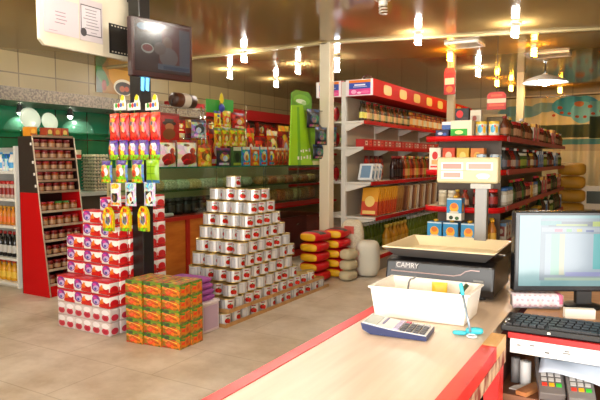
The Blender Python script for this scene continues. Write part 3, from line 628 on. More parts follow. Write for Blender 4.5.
kbag(214,221,111,128,snackmat('chick_print','E8C818','F0E060','C85A14','3A5AA8',3),'bright yellow pouch on the green-headed rack upper bar'); kbag(222.5,231,111,127,snackmat('chick2','E0B020','C83A1C','F0E0A0','E8D040',8),'yellow and red pouch on the green-headed rack upper bar')
kbag(232,246,113,129,snackmat('redpouch','B81E1A','E08030','F0D0A0','7A1010',4),'red pouch on the green-headed rack upper bar')
for i,(a,b_) in enumerate(((205,218),(222,232))):
    p0,p1=at(a,112,X=XK-.05),at(b_,112,X=XK-.05); m=MB(); m.box(0,p1.y-p0.y,-.004,.004,0,.17,M('2E9A2E',.4) if i==0 else M('3AA03A',.4),X=Matrix.Rotation(R(90),4,'Z'))
    tag(obj('hanging_header_card',m,None,(XK-.03,p0.y,p0.z)),'green header card on the hook rack, '+('on the column side' if i==0 else 'on the pillar side'),'sign','green header cards on the hook rack')
p=at(220,108,X=XK-.03); m=MB(); m.lathe([(.0,-.06),(.05,-.03),(.06,0),(.05,.03),(0,.06)],10,M('3A4AB0',.4),X=Matrix.Scale(.4,4,(1,0,0)),cap=False); m.lathe([(.02,.06),(.05,.1),(.03,.17),(0,.2)],8,M('E8D020',.4),X=Matrix.Scale(.3,4,(1,0,0)),cap=False)
tag(obj('hanging_ornament',m,None,(XK-.0,p.y,p.z)),'blue and yellow cut-out ornament between the green header cards','ornament')
kbag(216,231,148,165,snackmat('darkmix','2A2A3A','C8A040','D8D8E0','7A2A6A',5),'dark patterned pouch standing on the case under the yellow bags',stand=True)
kbag(232,240,147,165,PM('greenbook','3A5A2A',[('r',.5,.9,.5,.1,'D8D8B8'),('e',.5,.45,.3,.25,'1A2A1A'),('r',.5,.1,.5,.06,'A8B83A')],.4),'dark green snack box standing on the glass case',boxy=True,stand=True,name='snack_box')
for i,(a,b_,c,d_,e_) in enumerate(((241,249,'3A9AC0','E8D8A0','D8761A'),(250,258,'D86A1A','3AA0C8','E8C030'),(259,266,'48A8C8','E0B040','C83A1C'),(267,274,'C8501A','E8C848','3A8AB0'))):
    kbag(a,b_,147,165,snackmat('combox'+str(i),c,d_,e_,'E8E4D8',i),f'bright snack box standing on the glass case, {nth(i)} after the dark green box',boxy=True,stand=True,name='snack_box',group='bright snack boxes on the glass case')
for i in range(5): kbag(275+i*4.2,279+i*4.2,148,165,snackmat('orange'+str(i),'B85A1E','E0A050','8A2A14','D8C8A0',i),f'orange snack pack standing on the case, {nth(i)} towards the pillar',stand=True,name='snack_pack',group='orange snack packs on the glass case')

# lime green display stand on the glass case
lime=M('8CBE14',.4); lime2=M('5E9A1A',.4)
ls=thing('hanging_lime_display','lime green cardboard display stand of dark snack bags hung at the slim pillar','display stand',(0,0,0))
XG=-3.76
def gp(px,py): q=at(px,py,X=XG); return (q.y,q.z)
zb=gp(305,165)[1]
TY=Matrix(((0,0,1,XG),(1,0,0,0),(0,1,0,0),(0,0,0,1)))
a,b_,c,d_=gp(290,160),gp(313,160),gp(303,105),gp(292,105)
obj('side_panel',MB().prism([(a[0],zb),(b_[0],zb),c,d_],-.02,.0,lime,X=TY),ls)
obj('side_fold',MB().prism([(gp(298,160)[0],zb),(gp(301,160)[0],zb),gp(299,107),gp(297,107)],.0005,.004,lime2,X=TY),ls)
a,b_,c,d_=gp(306,164),gp(331,164),gp(327,112),gp(306,105)
obj('back_panel',MB().prism([(a[0],zb),(b_[0],zb),c,d_],-.20,-.185,M('7AB02A',.4),X=TY),ls)
a,b_=gp(292,106),gp(312,93)
hm=PM('lime_header_print','4E8A1E',[('e',.5,.5,.4,.3,'6AAA2A'),('e',.45,.42,.25,.12,'D8E4C8'),('e',.6,.35,.12,.1,'A8C890')],.4)
obj('header_card',MB().prism([(a[0],a[1]-.02),(gp(312,106)[0],a[1]-.02),(gp(312,106)[0],b_[1]-.06),(gp(309,93)[0],b_[1]),(gp(296,93)[0],b_[1]),(a[0],b_[1]-.05)],-.019,-.005,hm,X=TY),ls)
a=gp(313,160); obj('front_ledge',MB().box(XG-.18,XG+.03,a[0]+.005,gp(333,160)[0],zb,zb+.055,M('C8C088',.5)),ls)
lw=MB()
for i,(px,py,w_,h_) in enumerate([(301,151,.05,.03),(303,151,.03,.05),(306,150.5,.06,.025),(309,150,.04,.05),(298,158,.05,.05),(301,158,.03,.06),(304,157.5,.05,.03),(307,157,.05,.055),(310,157,.03,.07)]):
    y,z=gp(px,py); lw.box(XG+.0045,XG+.006,y-w_*.4,y+w_*.4,max(zb,z-h_*.4),z+h_*.4,WHITE)
obj('lettering',lw,ls); obj('hook',MB().tube([(XG-.1,gp(320,112)[0],gp(320,112)[1]),(XG-.02,6.80,gp(320,112)[1]),(-3.66,6.858,gp(320,112)[1])],.008,STEEL,6),ls)
dk=snackmat('dark_pouch','141A1C','2A5A50','8A6A5A','3A4A6A',3)
for i,(px0,px1,y0,y1) in enumerate([(307,321,109,128),(310,323,127,145),(316,328,124,143),(322,333,126,145),(313,325,144,159)]):
    q=at((px0+px1)/2,y1,X=-3.68); h=(y1-y0)*.0128; m=MB(); m.bag((px1-px0)*.0175,h,.07,dk,8,8)
    tag(obj('hanging_snack_bag',m,None,(-3.69+.075*(i%2),q.y,max(q.z,zb+.06)),R(75)),'dark shiny snack bag in the lime stand, '+['topmost','middle row by the side panel','middle row centre','middle row by the pillar','lowest'][i],'snack bag','dark snack bags in the lime stand')

# ================================================================== WALL SHELVING BEHIND THE CASE
wsx=-7.35
wl=thing('wall_gondola','long wall shelving with red header board behind the glass case','shelving',(0,0,0))
obj('back_panel',MB().box(-7.78,-7.74,8.05,14.6,0,2.6,M('8C7C5C',.5)),wl)
obj('header_board',MB().box(-7.6,wsx,8.05,14.6,2.36,2.58,M('A8141A',.4)),wl)
for z in (2.03,1.68,1.3,.9,.4):
    s_=obj('shelf',MB().box(-7.739,wsx,8.05,14.6,z-.03,z,M('8A8070',.5)),wl); obj('price_strip',MB().box(wsx+.0005,wsx+.012,8.05,14.6,z-.05,z+.005,RED),s_)
wm=[snackmat('wallp'+str(i),*c,i) for i,c in enumerate([('A81C18','D87A40','E8D0A0','6A1010'),('2A1A1A','A83A28','D8D0C8','6A4A3A'),('B83020','E8B070','D8D8C8','8A2018'),('A8601A','D8B060','6A2A14','E8D8A0'),('8A2A18','C8C0A0','D8902A','3A1A14')])]
wt=[(bag_tree if i%2 else lambda n,w_,h,t,m,*a: box_tree(n,w_,t,h,m))('wall_snack_pack',.26,.24+.02*i,.12,m) for i,m in enumerate(wm)]
for si,z in enumerate((2.03,1.68)):
    for i in range(19):
        put(wt[(i*3+si+i//4)%5],(wsx-.12,8.25+.3*i+random.uniform(-.02,.02),z+.001),R(90),f'snack pack on the {"upper" if si==0 else "lower"} wall shelf behind the glass case, {nth(i)} from the cold counter','snack pack',f'snack packs on the wall shelving')
# brown and white barrel pack
for i in range(11):
    px=163+i*11.5; kbag(px,px+11,(126,133,122,136,129,124,134,128,137,131,126)[i],164,snackmat('rear'+str(i),*[('B8301A','E8B040','E8D8B8','6A1410'),('C8961A','8A3A14','F0E0A0','B82A1A'),('7A1A18','C86A3A','D8C8A8','C8A030'),('A8501A','E0B060','3A2A1A','E0D0A0')][(i*3)%4],i),f'tall snack bag in the rear rank on the glass case, {nth(i)} from the column',X=-5.12,stand=True,t=.1,group='tall rear snack bags on the glass case')
q=at(174,105,X=-5.0); rr=thing('food_drum','brown and white drum lying on the chrome rack beside the column','drum',(-4.85,q.y,at(174,112,X=-4.85).z+.15),0)
m=MB(); m.lathe([(.05,-.19),(.085,-.17),(.09,-.06),(.09,.06),(.085,.17),(.05,.19)],16,M('6A3A1E',.35),X=Matrix.Rotation(PI/2,4,'X'),mats=[M('D8CDBC',.4),M('3A1E12',.35),M('D8CDBC',.4),M('5A2E18',.35),M('3A1E12',.35)]); obj('body',m,rr)
obj('strap',MB().tube([(0,-.19,0),(0,-.2,.0),(0,-.2,-.09)],.006,DARK,6),rr)

# ================================================================== RED-TOPPED GONDOLA
GX,GY0,GY1=-3.50,7.2,12.4
gd=thing('red_top_gondola','double-sided gondola shelving with red header box beside the slim pillar','shelving',(0,0,0))
peg=M('B8AA92',.5)
obj('back_board',MB().box(GX-.03,GX,GY0+.06,GY1,.1,2.55,peg),gd)
for i in range(6):
    y=GY0+i*1.02; obj('upright',MB().box(GX-.05,GX+.015,y,y+.055,0,2.56,SHELF),gd)
gs=[(.22,-2.98),(.725,-3.04),(1.20,-3.11),(1.68,-3.22),(2.03,-3.22)]
for z,xf_ in gs:
    s_=obj('shelf',MB().box(GX+.016,xf_,GY0+.01,GY1,z-.025,z,SHELF),gd)
    obj('price_strip',MB().box(xf_+.0005,xf_+.012,GY0+.01,GY1,z-.045,z+.005,M('A81014',.5,spec=.1)),s_)
    for i in range(6):
        y=GY0+i*1.02; br_=MB(); X_=Matrix(((1,0,0,0),(0,0,1,0),(0,1,0,0),(0,0,0,1)))
        br_.prism([(GX+.016,z-.03),(GX+.016,z-.13),(GX+.05,z-.13),(xf_-.02,z-.04),(xf_-.02,z-.03)],y+.012,y+.024,SHELF,X=X_); obj('bracket',br_,s_)
for z in (.22,.725,1.2,1.68,2.03):
    s_=obj('shelf',MB().box(GX-.40,GX-.051,GY0+.01,GY1,z-.025,z,SHELF),gd)
obj('base_plinth',MB().box(GX-.38,-3.02,GY0+.02,GY1,0,.15,M('9A9488',.5)),gd)
hd=PM('header_print','B81A1C',[],.4)
hb=MB(); hb.box(GX+.016,-3.08,GY0,GY1,2.36,2.58,M('B00C10',.6,spec=.08)); H1=obj('header_box',hb,gd)
for i in range(8):
    y=GY0+.35+i*.62; m=MB(); n=[]
    for k in range(16):
        a=2*PI*k/16; n.append((y+.15*math.copysign(abs(math.cos(a))**.5,math.cos(a))+.15,2.47+.068*math.copysign(abs(math.sin(a))**.5,math.sin(a))))
    m.prism(n,0,.004,M('C0A04A',.4),X=Matrix(((0,0,1,-3.0795),(1,0,0,0),(0,1,0,0),(0,0,0,1)))); obj('gold_panel',m,H1)
hb=MB(); hb.box(GX-.44,GX-.051,GY0,GY1,2.36,2.58,M('B81A1C',.35)); H2=obj('header_box',hb,gd)
adm=PM('advert_print','E8E0E0',[('r',.52,.48,.40,.42,'D83A8A'),('r',.52,.62,.40,.2,'2A4AA8'),('r',.52,.88,.40,.08,'E87A1A')]+lines(.2,.85,.66,1,.1,.045,'E8E8F4',2)+lines(.25,.8,.55,1,.1,.02,'C8CCE8',4)+[('e',.3,.25,.1,.12,'F0A8C8'),('e',.72,.22,.16,.08,'E8689A'),('e',.5,.18,.08,.06,'F4C8DC')],.4)
obj('advert_panel',MB().box(GX+.02,-3.085,GY0-.012,GY0-.0005,2.362,2.578,adm),H1); obj('advert_panel',MB().box(GX-.435,GX-.055,GY0-.012,GY0-.0005,2.362,2.578,adm),H2)
m=MB(); m.tube([(GX+.22,GY0+.2,2.581),(GX+.18,GY0+.2,2.63),(GX+.24,GY0+.2,2.66),(GX+.3,GY0+.2,2.63),(GX+.27,GY0+.2,2.582)],.014,M('5A3020',.5),6); tag(obj('coiled_cord',m),'brown coiled cord lying on the red header box','cord')

def rowput(tree,n,x,y0,dy,z,lab,cat,grp,rz=R(90),jit=.01,tilt=None,pick=None):
    for i in range(n):
        t=tree[pick(i)] if pick else tree[i%len(tree)] if isinstance(tree,list) else tree
        put(t,(x+random.uniform(-jit,jit)*.5,y0+dy*i+random.uniform(-jit,jit)*.3,z+.001),rz,lab.format(nth(i)),cat,grp,rot=(tilt if tilt else None))
# shelf under the header: bottles and jars
sb=[bottle_tree('sauce_bottle',.036,.27,M(c,.2),M(k,.4),M(l,.5)) for c,k,l in (('3A2A14','1A1A14','D8D060'),('4A3A18','8A1A14','B8A060'),('2A2A18','2A3A1A','8A8A60'),('7A3A18','A8201A','D0A878'),('6A4A1A','3A1A14','C8B070'))]
rowput(sb,22,-3.29,7.30,.085,2.03,'condiment bottle on the gondola shelf under the red header, {} from the pillar','bottle','condiment bottles under the red header',rz=.4,pick=lambda i:0 if i<2 else 1+(i*7)%3+(1 if i>14 else 0))
pj=[jar_tree('spice_jar',.043,.25,M(c,.25),M(k,.4),M(l,.5)) for c,k,l in (('A8501A','C88A2A','D8A050'),('B86A1E','B83A1A','C8C090'),('8A3A1A','6A1A14','D8B888'))]
rowput(pj,26,-3.29,9.22,.095,2.03,'orange spice jar on the gondola shelf under the red header, {} past the condiment bottles','jar','spice jars under the red header',rz=.3)
rp_=[box_tree('red_packet',.13,.13,.105,PM('redpk'+str(i),'A81A18',[('r',.5,.5,.3,.28,c),('r',.5,.5,.2,.1,'7A1414'),('r',2.5,.5,.3,.28,c)],.4)) for i,c in enumerate(('D8C8B8','C83A30','B8A090'))]
rowput(rp_,34,-3.29,7.32,.142,1.68,'small red packet on the gondola shelf below the bottles, {} from the pillar','packet','red packets on the gondola')
# shelf z=1.2
bk=box_tree('tissue_carton',.2,.085,.23,PM('whitebox','D8D8D8',[('r',.5,.5,.35,.38,'6A8AA8'),('r',2.5,.5,.4,.38,'8AA8C0'),('r',2.5,.7,.3,.08,'E8E8E8'),('e',2.5,.3,.2,.12,'4A6A8A')],.5))
for i in range(3): put(bk,(-3.24,7.33+.125*i,1.218),0,f'white and blue carton leaning on the middle gondola shelf, {nth(i)} from the pillar','carton','leaning white cartons',rot=(R(-22),0,R(90)) if False else (R(-20),0,0))
mp=[bag_tree('red_pouch',.15,.36,.08,m) for m in (snackmat('rp1','A01A18','C84A2A','D8A888','6A1010',1),snackmat('rp2','8A1C1A','B83A28','C89060','4A1010',2))]
rowput(mp,4,-3.38,7.68,.17,1.2,'red pouch on the middle gondola shelf behind the white cartons, {} from the pillar','pouch','red pouches on the gondola')
sb2=[bottle_tree('syrup_bottle',.046,.36,M(c,.15),M(k,.4),M(l,.5)) for c,k,l in (('2A0E0C','8A1A14','1A0E0C'),('5A1A10','C8B890','A83A2A'),('A84A1A','B81C18','D8A060'),('6A5A1A','3A5A1A','B8A040'),('8A2A14','C8A030','C8602A'))]
rowput(sb2,34,-3.22,8.28,.105,1.2,'syrup bottle on the middle gondola shelf, {} past the red pouches','bottle','syrup bottles on the gondola',rz=.5,pick=lambda i:0 if i<4 else 1+(i*5)%4)
# shelf z=.725 : leaning packets
opk=[box_tree('noodle_packet',.24,.045,.38,PM('noodle'+str(i),a,[('r',.5,.75,.5,.25,b_),('e',.5,.5,.3,.2,c),('r',.5,.1,.4,.06,c)]+[('r',2.5,.75,.5,.25,b_),('r',2.5,.4,.3,.2,a)],.4)) for i,(a,b_,c) in enumerate((('C8481A','E0A020','F0D080'),('C03A18','D8961E','E8C870'),('8A5A2A','A87A3A','C8A868')))]
for i in range(12): put(opk[0 if i<9 else 2] if i%2 else opk[1 if i<9 else 2],(-3.19,7.34+.085*i,.741),0,f'orange packet leaning on the fourth gondola shelf, {nth(i)} from the pillar','packet','orange packets leaning on the gondola',rot=(R(-14),0,R(0)))
bks=[box_tree('biscuit_box',.22,.06,.37,PM('bisc'+str(i),a,[('r',2.5,.5,.35,.4,b_),('r',.5,.5,.35,.4,b_)],.5)) for i,(a,b_) in enumerate((('6A3A20','8A5A38'),('C8C0A8','D8D4C8'),('4A5A7A','8A98B0'),('A87848','C8A878'),('7A241A','9A3A2A')))]
for i in range(15): put(bks[(i*3+i//3)%5],(-3.19,8.5+.108*i,.737),0,f'upright biscuit box on the fourth gondola shelf, {nth(i)} past the orange packets','box','biscuit boxes on the gondola',rot=(R(-10),0,0))
blk=bag_tree('dark_sack',.3,.32,.2,M('141212',.5))
rowput(blk,6,-3.25,10.35,.33,.725,'dark bag on the fourth gondola shelf, {} past the biscuit boxes','bag','dark bags on the gondola')
# base shelf
am=bottle_tree('oil_jug',.062,.36,M('A8741C',.2),M('C8A83A',.4),M('B88A2A',.4)); gm=bottle_tree('green_bottle',.05,.40,M('5A6A1E',.2),M('D8D8D0',.4),M('6A7A2A',.4))
rowput(gm,34,-3.30,7.32,.118,.22,'green oil bottle, rear row of the lowest gondola shelf, {} from the pillar','bottle','green oil bottles on the lowest gondola shelf',rz=0)
rowput(am,6,-3.10,7.75,.15,.22,'amber oil jug in the front row of the lowest gondola shelf, {} from the pillar','jug','amber oil jugs on the lowest gondola shelf',rz=0)
rowput(gm,22,-3.12,8.72,.125,.22,'green oil bottle, front row of the lowest gondola shelf, {} past the amber jugs','bottle','front green oil bottles on the lowest gondola shelf',rz=0)
gl=[bag_tree('packaged_bag',.2,.22,.1,m) for m in (snackmat('lft1','A01A18','C84A2A','D8A888','6A1010',1),snackmat('lft2','3A5A1E','A8A83A','D8A888','2A3A10',2))]
for si,z in enumerate((1.2,1.68,2.03)): rowput(gl,3,GX-.2,7.34,.24,z,'packet on the hidden-side gondola shelf level '+['three','four','five'][si]+', {} behind the pillar','packet','packets behind the pillar',rz=R(-60))

# ================================================================== RICE BAGS AND SACKS
ryel=M('E0B010',.45); rred=M('C4121A',.4,spec=.3)
rlab=noisemat('rice_label','0E1A20','3A5A50',(18,18,18),.4,lo=.45,hi=.6)
def rice(L,Wd,Hh,lab=True):
    m=MB(); m.pillow(L,Wd,Hh,rred,ryel,.13,(24,14,6),3.2,topmat=rlab if lab else None,midrange=(-.5,.15),q=(.66,.66)); return mk('rice_bag',m)
rbag0=rice(.40,.31,.1215,False); rbag=rice(.40,.31,.1215)
for lv in range(4):
    put(rbag0,(-3.46+random.uniform(-.01,.01),6.30,lv*.1225),R(90)+random.uniform(-.05,.05),f'red rice bag with yellow ends in the column near the cans, {["bottom","second","third","fourth"][lv]} layer','rice bag','red and yellow rice bags')
    put(rbag0,(-3.36+random.uniform(-.01,.01),6.71,lv*.1225+.0),R(90)+random.uniform(-.05,.05),f'red rice bag with yellow ends in the column near the pillar, {["bottom","second","third","fourth"][lv]} layer','rice bag','red and yellow rice bags')
put(rbag,(-3.47,6.33,.4905),R(84),'red rice bag with dark label topping the column near the cans','rice bag','red and yellow rice bags')
put(rbag,(-3.38,6.735,.4905),R(98),'red rice bag with dark label topping the column near the pillar','rice bag','red and yellow rice bags')
lin=noisemat('woven_sack','C9BC9E','DDD3BC',(60,60,60),.8,bump=.15)
def standing(lx,ly,h,mat,e):
    m=MB(); m.pillow(h,ly,lx,mat,n=(16,12,6),e=e,X=Matrix.Translation((0,0,h/2))@Matrix.Rotation(R(-90),4,'Y')@Matrix.Translation((0,0,-lx/2))); return m
o=tag(obj('woven_sack',standing(.32,.2,.70,lin,3.4),None,(-3.31,7.06,.002)),'cream woven sack with red print standing behind the rice bags','sack')
k=MB(); k.box(-.07,.07,-.104,-.1005,.52,.62,M('C8564A',.7)); obj('print',k,o)
tag(obj('grain_sack',standing(.30,.34,.46,M('D2CEBE',.7),4),None,(-3.0,6.88,.002),R(14)),'white upright grain sack on the floor before the oil bottles','sack')
for i in range(3):
    m=MB(); m.pillow(.24,.18,.13,M('B8AC8A',.8),n=(12,8,4),e=3.2); tag(obj('grain_sack',m,None,(-3.20+.01*i,7.02 if False else 6.60,.001+.128*i),R(75)) if False else obj('grain_sack',m,None,(-3.10+.004*i,6.50,.001+.1315*i),R(80)),'small beige sack lying between the rice bags and the white sack, '+['bottom','middle','top'][i]+' of three','sack','small beige sacks')

# ================================================================== END-CAP GONDOLA
EX0,EX1,EY,EYE=-1.66,-1.0,5.0,9.7
eg=thing('end_cap_gondola','gondola with rounded red-edged end shelves behind the weighing scale','shelving',(0,0,0))
obj('back_board',MB().box(-1.34,-1.31,5.32,EYE,.1,1.75,M('6A5A48',.5)),eg); obj('end_board',MB().box(EX0+.05,EX1-.05,5.30,5.319,.1,1.70,M('5A4A3C',.5)),eg)
obj('base_plinth',MB().box(-1.6,-1.03,5.1,EYE,0,.12,M('7A7468',.5)),eg)
def capoly(ext):
    pts=[(EX0,5.295)]; n=12
    for i in range(n+1):
        a=PI+PI*i/n; ca,sa=math.cos(a),math.sin(a)
        pts.append(((EX0+EX1)/2+(EX1-EX0)/2*math.copysign(abs(ca)**.55,ca), 5.22+(.24+ext)*math.copysign(abs(sa)**.55,sa)))
    pts.append((EX1,5.295)); return pts
ez=[(1.70,0),(1.41,.0),(1.09,0),(.785,.20),(.40,.20)]
for z,ext in ez:
    s_=obj('end_shelf',MB().prism(capoly(ext),z-.03,z,M('A8A296',.45)),eg)
    pl=capoly(ext)[1:-1]; m=MB(); b0=0
    for x,y in pl: m.pt(x,y,z-.04); m.pt(x,y,z+.006)
    cx,cy=(EX0+EX1)/2,5.25
    for x,y in pl:
        dx,dy=x-cx,y-cy; l=math.hypot(dx,dy); m.pt(x+dx/l*.012,y+dy/l*.012,z-.04); m.pt(x+dx/l*.012,y+dy/l*.012,z+.006)
    n=len(pl)
    for i in range(n-1):
        a=2*i; o_=2*n+2*i
        m.face([o_,o_+2,o_+3,o_+1],RED,None,True); m.face([a+1,a+3,a+2,a],RED); m.face([o_+1,o_+3,a+3,a+1],RED); m.face([a,a+2,o_+2,o_],RED)
    obj('price_strip',m,s_)
    s2=obj('side_shelf',MB().box(-1.309,-1.0,5.32,EYE,z-.03,z,M('A8A296',.45)),eg); obj('price_strip',MB().box(-.9995,-.988,5.32,EYE,z-.04,z+.006,M('A01C1C',.4)),s2)
# left face so the gondola is whole
for z,_ in ez: obj('side_shelf',MB().box(-1.60,-1.341,5.32,EYE,z-.03,z,M('A8A296',.45)),eg)

def eput(px0,px1,y0,y1,Y,z,mk_,label,cat,group=None,name='pack',kind='box',t=.08,capm=None):
    a=at(px0,150,Y=Y).x; b_=at(px1,150,Y=Y).x; w_=(b_-a)*.96; h=at((px0+px1)/2,y0,Y=Y).z-at((px0+px1)/2,y1,Y=Y).z; c=(a+b_)/2
    if kind=='box': tr=mk(name,MB().box(-w_/2,w_/2,-t/2,t/2,0,h,mk_))
    elif kind=='bag': tr=mk(name,MB().bag(w_,h,t,mk_))
    elif kind=='can': tr=can_tree(name,w_/2,h,mk_,capm or M('C8A020',.4))
    return put(tr,(c,Y,z+.001),0,label,cat,group)
TZ=1.70
eput(438,451,130,137,5.14,TZ,PM('navy_print','141E4A',[('e',.35,.5,.2,.2,'C8C8D8'),('e',.7,.4,.15,.2,'3A5AA8')],.4),'navy blue flat pack on the top end shelf','pack',name='navy_pack',t=.16)
eput(443,452,122,129.6,5.10,TZ+.065,PM('bw_print','D8D8DC',[('r',.5,.3,.5,.3,'3A5A9A')],.4),'white and blue pack resting on the navy pack','pack',name='white_pack',t=.1)
eput(452.5,474,121,137,5.12,TZ,PM('white_carton_print','E6D6BC',[('r',.4,.27,.4,.22,'2AA82A'),('e',.4,.27,.2,.12,'D8E88A'),('r',.4,.1,.3,.03,'186A18')],.5),'cream carton with bright green label on the top end shelf','carton',name='cream_carton',t=.16)
cm=PM('milk_can_print','D8D4C0',[s for u in (0,.25,.5,.75,1) for s in (('e',u,.5,.07,.28,'4AA8C8'),('e',u+.12,.45,.05,.25,'E0B030'),('e',u+.06,.7,.03,.1,'C84A2A'))]+[('r',.5,.9,.6,.06,'D8B83A')],.3)
for i,(a,b_) in enumerate(((475,487),(488,499))): eput(a,b_,122,137,5.14,TZ,cm,'blue and cream milk can with gold lid, top end shelf, '+('beside the cream carton' if i==0 else 'at the shelf corner'),'can','milk powder cans on the top end shelf',name='milk_powder_can',kind='can',capm=M('D8B02A',.35))
eput(455,469,112,122,5.24,TZ,PM('blackred','181414',[('e',.5,.75,.3,.25,'C81C18'),('e',.5,.3,.3,.2,'3A2A28')],.4),'black and red pack standing behind the cream carton','pack',name='dark_pack',t=.06) if False else None
o=eput(455,469,108,137,5.25,TZ,PM('blackred','181414',[('e',.35,.8,.25,.13,'C81C18'),('e',.7,.6,.3,.1,'3A2A28')],.4),'tall black pack with red mark behind the cream carton','pack',name='dark_pack',t=.06)
eput(470,481,110,137,5.24,TZ,PM('leaflet','CFC4AE',[('r',.5,.5,.4,.3,'A89C8A'),('e',.4,.7,.2,.1,'8A3A2A')],.5),'pale leaflet box standing behind the milk powder cans','box',name='leaflet_box',t=.04)
# wooden framed box
fr=thing('wooden_frame','tan wooden frame standing on the top shelf behind the milk cans','frame',(-1.20,5.75,TZ+.0015),R(0)); fr.scale=(.82,1,1)
fw_=M('9A7A44',.5); m=MB()
for x0,x1,z0,z1 in ((-.12,.12,.0,.025),(-.12,.12,.205,.23),(-.12,-.095,.025,.205),(.095,.12,.025,.205)): m.box(x0,x1,-.03,.03,z0,z1,fw_)
obj('border',m,fr); obj('board',MB().box(-.094,.094,-.01,.0,.026,.204,M('6A562E',.5)),fr)
# second shelf
c4=[('430','442','E8DCC8','C81C1C','E8A060'),('443','456','D8481A','E8C8A8','B82A14'),('457','470','D8A818','E8D068','B8641A'),('471','485','D87818','E8B040','A83A14')]
for i,(a,b_,c,d_,e_) in enumerate(c4):
    eput(int(a)+1,int(b_)+.5,146,168,5.15,1.41,PM('tea'+str(i),c,[('e',.5,.65,.26,.18,d_),('r',.5,.35,.3,.1,e_),('r',.5,.15,.4,.04,d_)],.4),['white carton with red circle on the second end shelf','red-orange carton on the second end shelf','golden yellow carton on the second end shelf','orange carton on the second end shelf beside the blue tins'][i],'carton','bright cartons on the second end shelf',name='tea_carton',t=.1)
bm_=PM('blue_tin','B8C8D4',[s for u in (0,.25,.5,.75,1) for s in (('e',u,.5,.06,.3,'D8E0E4'),('e',u,.55,.03,.15,'B83A3A'),('r',u+.12,.5,.03,.4,'5A8AB8'))],.35)
bt=can_tree('blue_tin',.041,.14,bm_,M('B8C0C8',.3,.6))
for i,(x,y) in enumerate(((-1.165,5.06),(-1.075,5.15),(-1.075,5.24))): put(bt,(x,y,1.411),i*.3,f'pale blue tin on the second end shelf, {nth(i)} after the orange carton','tin','pale blue tins on the second end shelf')
# third shelf
wj=[jar_tree('garlic_jar',.04,.14,M('C8BCA0',.4),M('D8D0B8',.5),M('B8A888',.5)),jar_tree('pickle_jar',.05,.16,M('3A0E0C',.2),M('B81C18',.4),M('8A1A18',.5))]
for i,x in enumerate((-1.52,-1.43)): put(wj[0],(x,5.16-.03*i,1.091),0,'cream jar on the third end shelf, '+('at its outer end' if i==0 else 'beside the display pole side'),'jar','cream jars on the third end shelf')
for i,(x,y) in enumerate(((-1.18,5.06),(-1.09,5.15),(-1.15,5.24))): put(wj[1],(x,y,1.091),0,f'dark pickle jar with red lid on the third end shelf, {nth(i)} from the scale pole','jar','dark pickle jars on the third end shelf')
mx=[bottle_tree('mixed_bottle',.035,.15,M(c,.3),M(k,.4),M(l,.5)) for c,k,l in (('8A5A1A','C8A030','B8A888'),('7A2A14','8A1A14','C8A080'))]
for i in range(2): put(mx[i%2],(-1.37+.068*i,5.08,1.091),0,f'small brown bottle on the third end shelf behind the stacked tin, {nth(i)} along','bottle','brown bottles on the third end shelf')
# blue tins at the front of the low shelf
tin_m=PM('oil_tin_print','2A8AC0',[('r',.5,.16,.5,.17,'E4E4DC'),('e',.5,.58,.3,.22,'E8A81A'),('e',.5,.66,.2,.12,'D8701A'),('e',.3,.12,.14,.09,'1E3A1E'),('e',.7,.1,.14,.08,'2A5A2A'),('r',.5,.36,.3,.05,'C8C8B8'),('r',.5,.97,.5,.03,'C8D8E0'),('r',2.5,.16,.5,.17,'E4E4DC'),('e',2.5,.58,.3,.22,'E8A81A')],.3)
tm=MB(); tm.box(-.062,.062,-.05,.05,.0,.185,tin_m); tk=MB(); tk.lathe([(.02,.186),(.02,.205)],10,M('D8A020',.4)); tin=mk('oil_tin',tm,[mk('cap',tk)])
tzx=.786
def txp(px): return at(px,226,Y=4.85).x
for i,px in enumerate((433,449,467)): put(tin,(txp(px)+.012,4.90,tzx),0,'square blue oil tin on the low end shelf, '+['outermost of three','middle of three under the stacked tin','beside the scale pole'][i],'tin','blue oil tins on the low end shelf')
put(tin,(txp(453)+.006,4.90,tzx+.207),0,'square blue oil tin stacked on top of the other oil tins','tin','blue oil tins on the low end shelf')
hb_=bottle_tree('honey_bottle',.036,.21,M('A8641A',.15),M('C8961E',.4),M('D8A83A',.4))
for i,(x,y) in enumerate(((-1.11,4.99),(-1.07,5.09),(-1.10,5.2))): put(hb_,(x,y,tzx),0,f'amber honey bottle on the low end shelf, {nth(i)} beyond the scale pole','bottle','honey bottles on the low end shelf')
m=MB(); m.bag(.1,.11,.06,M('B81418',.4)); tag(obj('red_pouch',m,None,(at(418,236,Y=5.1).x,5.1,.40+.001)) if False else obj('red_pouch',MB().bag(.09,.1,.05,M('B81418',.4)),None,(-1.555,5.16,.786)),'small red pouch on the low end shelf beside the outermost oil tin','pouch')
# side shelves
def palette(nm,cs,r,h): return [bottle_tree(nm,r,h,M(c,.25),M(k,.4),M(l,.5),seg=8) for c,k,l in cs]
ps=[palette('pickle_bottle',(('5A2A14','8A1A14','A8704A'),('3A2A14','C8A030','6A5A3A'),('6A3A1A','B8B0A0','8A5A3A')),.04,.19),
    palette('drink_bottle',(('2A1A14','A81C18','8A3A2A'),('3A3A3A','C8C8C0','6A6A78'),('7A1A14','2A2A2A','B8A090')),.04,.2),
    palette('water_bottle',(('2A4A1E','B81C18','3A6A2A'),('3A1A1A','C8304A','7A5A4A'),('1A1A14','8A8A3A','4A4A30')),.04,.22),
    palette('green_bottle',(('1E3A1A','3A6A2A','2A4A1E'),('3A2A14','A8801A','5A4A2A'),('4A1A14','A01C18','6A2A1E')),.045,.25)]
jz=[jar_tree('side_jar',.045,.16,M(c,.25),M(k,.4),M(l,.5),seg=8) for c,k,l in (('8A5A1A','C8A030','C8B890'),('5A1A14','A81C18','B88A6A'),('C8C0B0','3A6AA8','D8D8D0'),('3A5A1A','C8C8B8','8A9A3A'))]
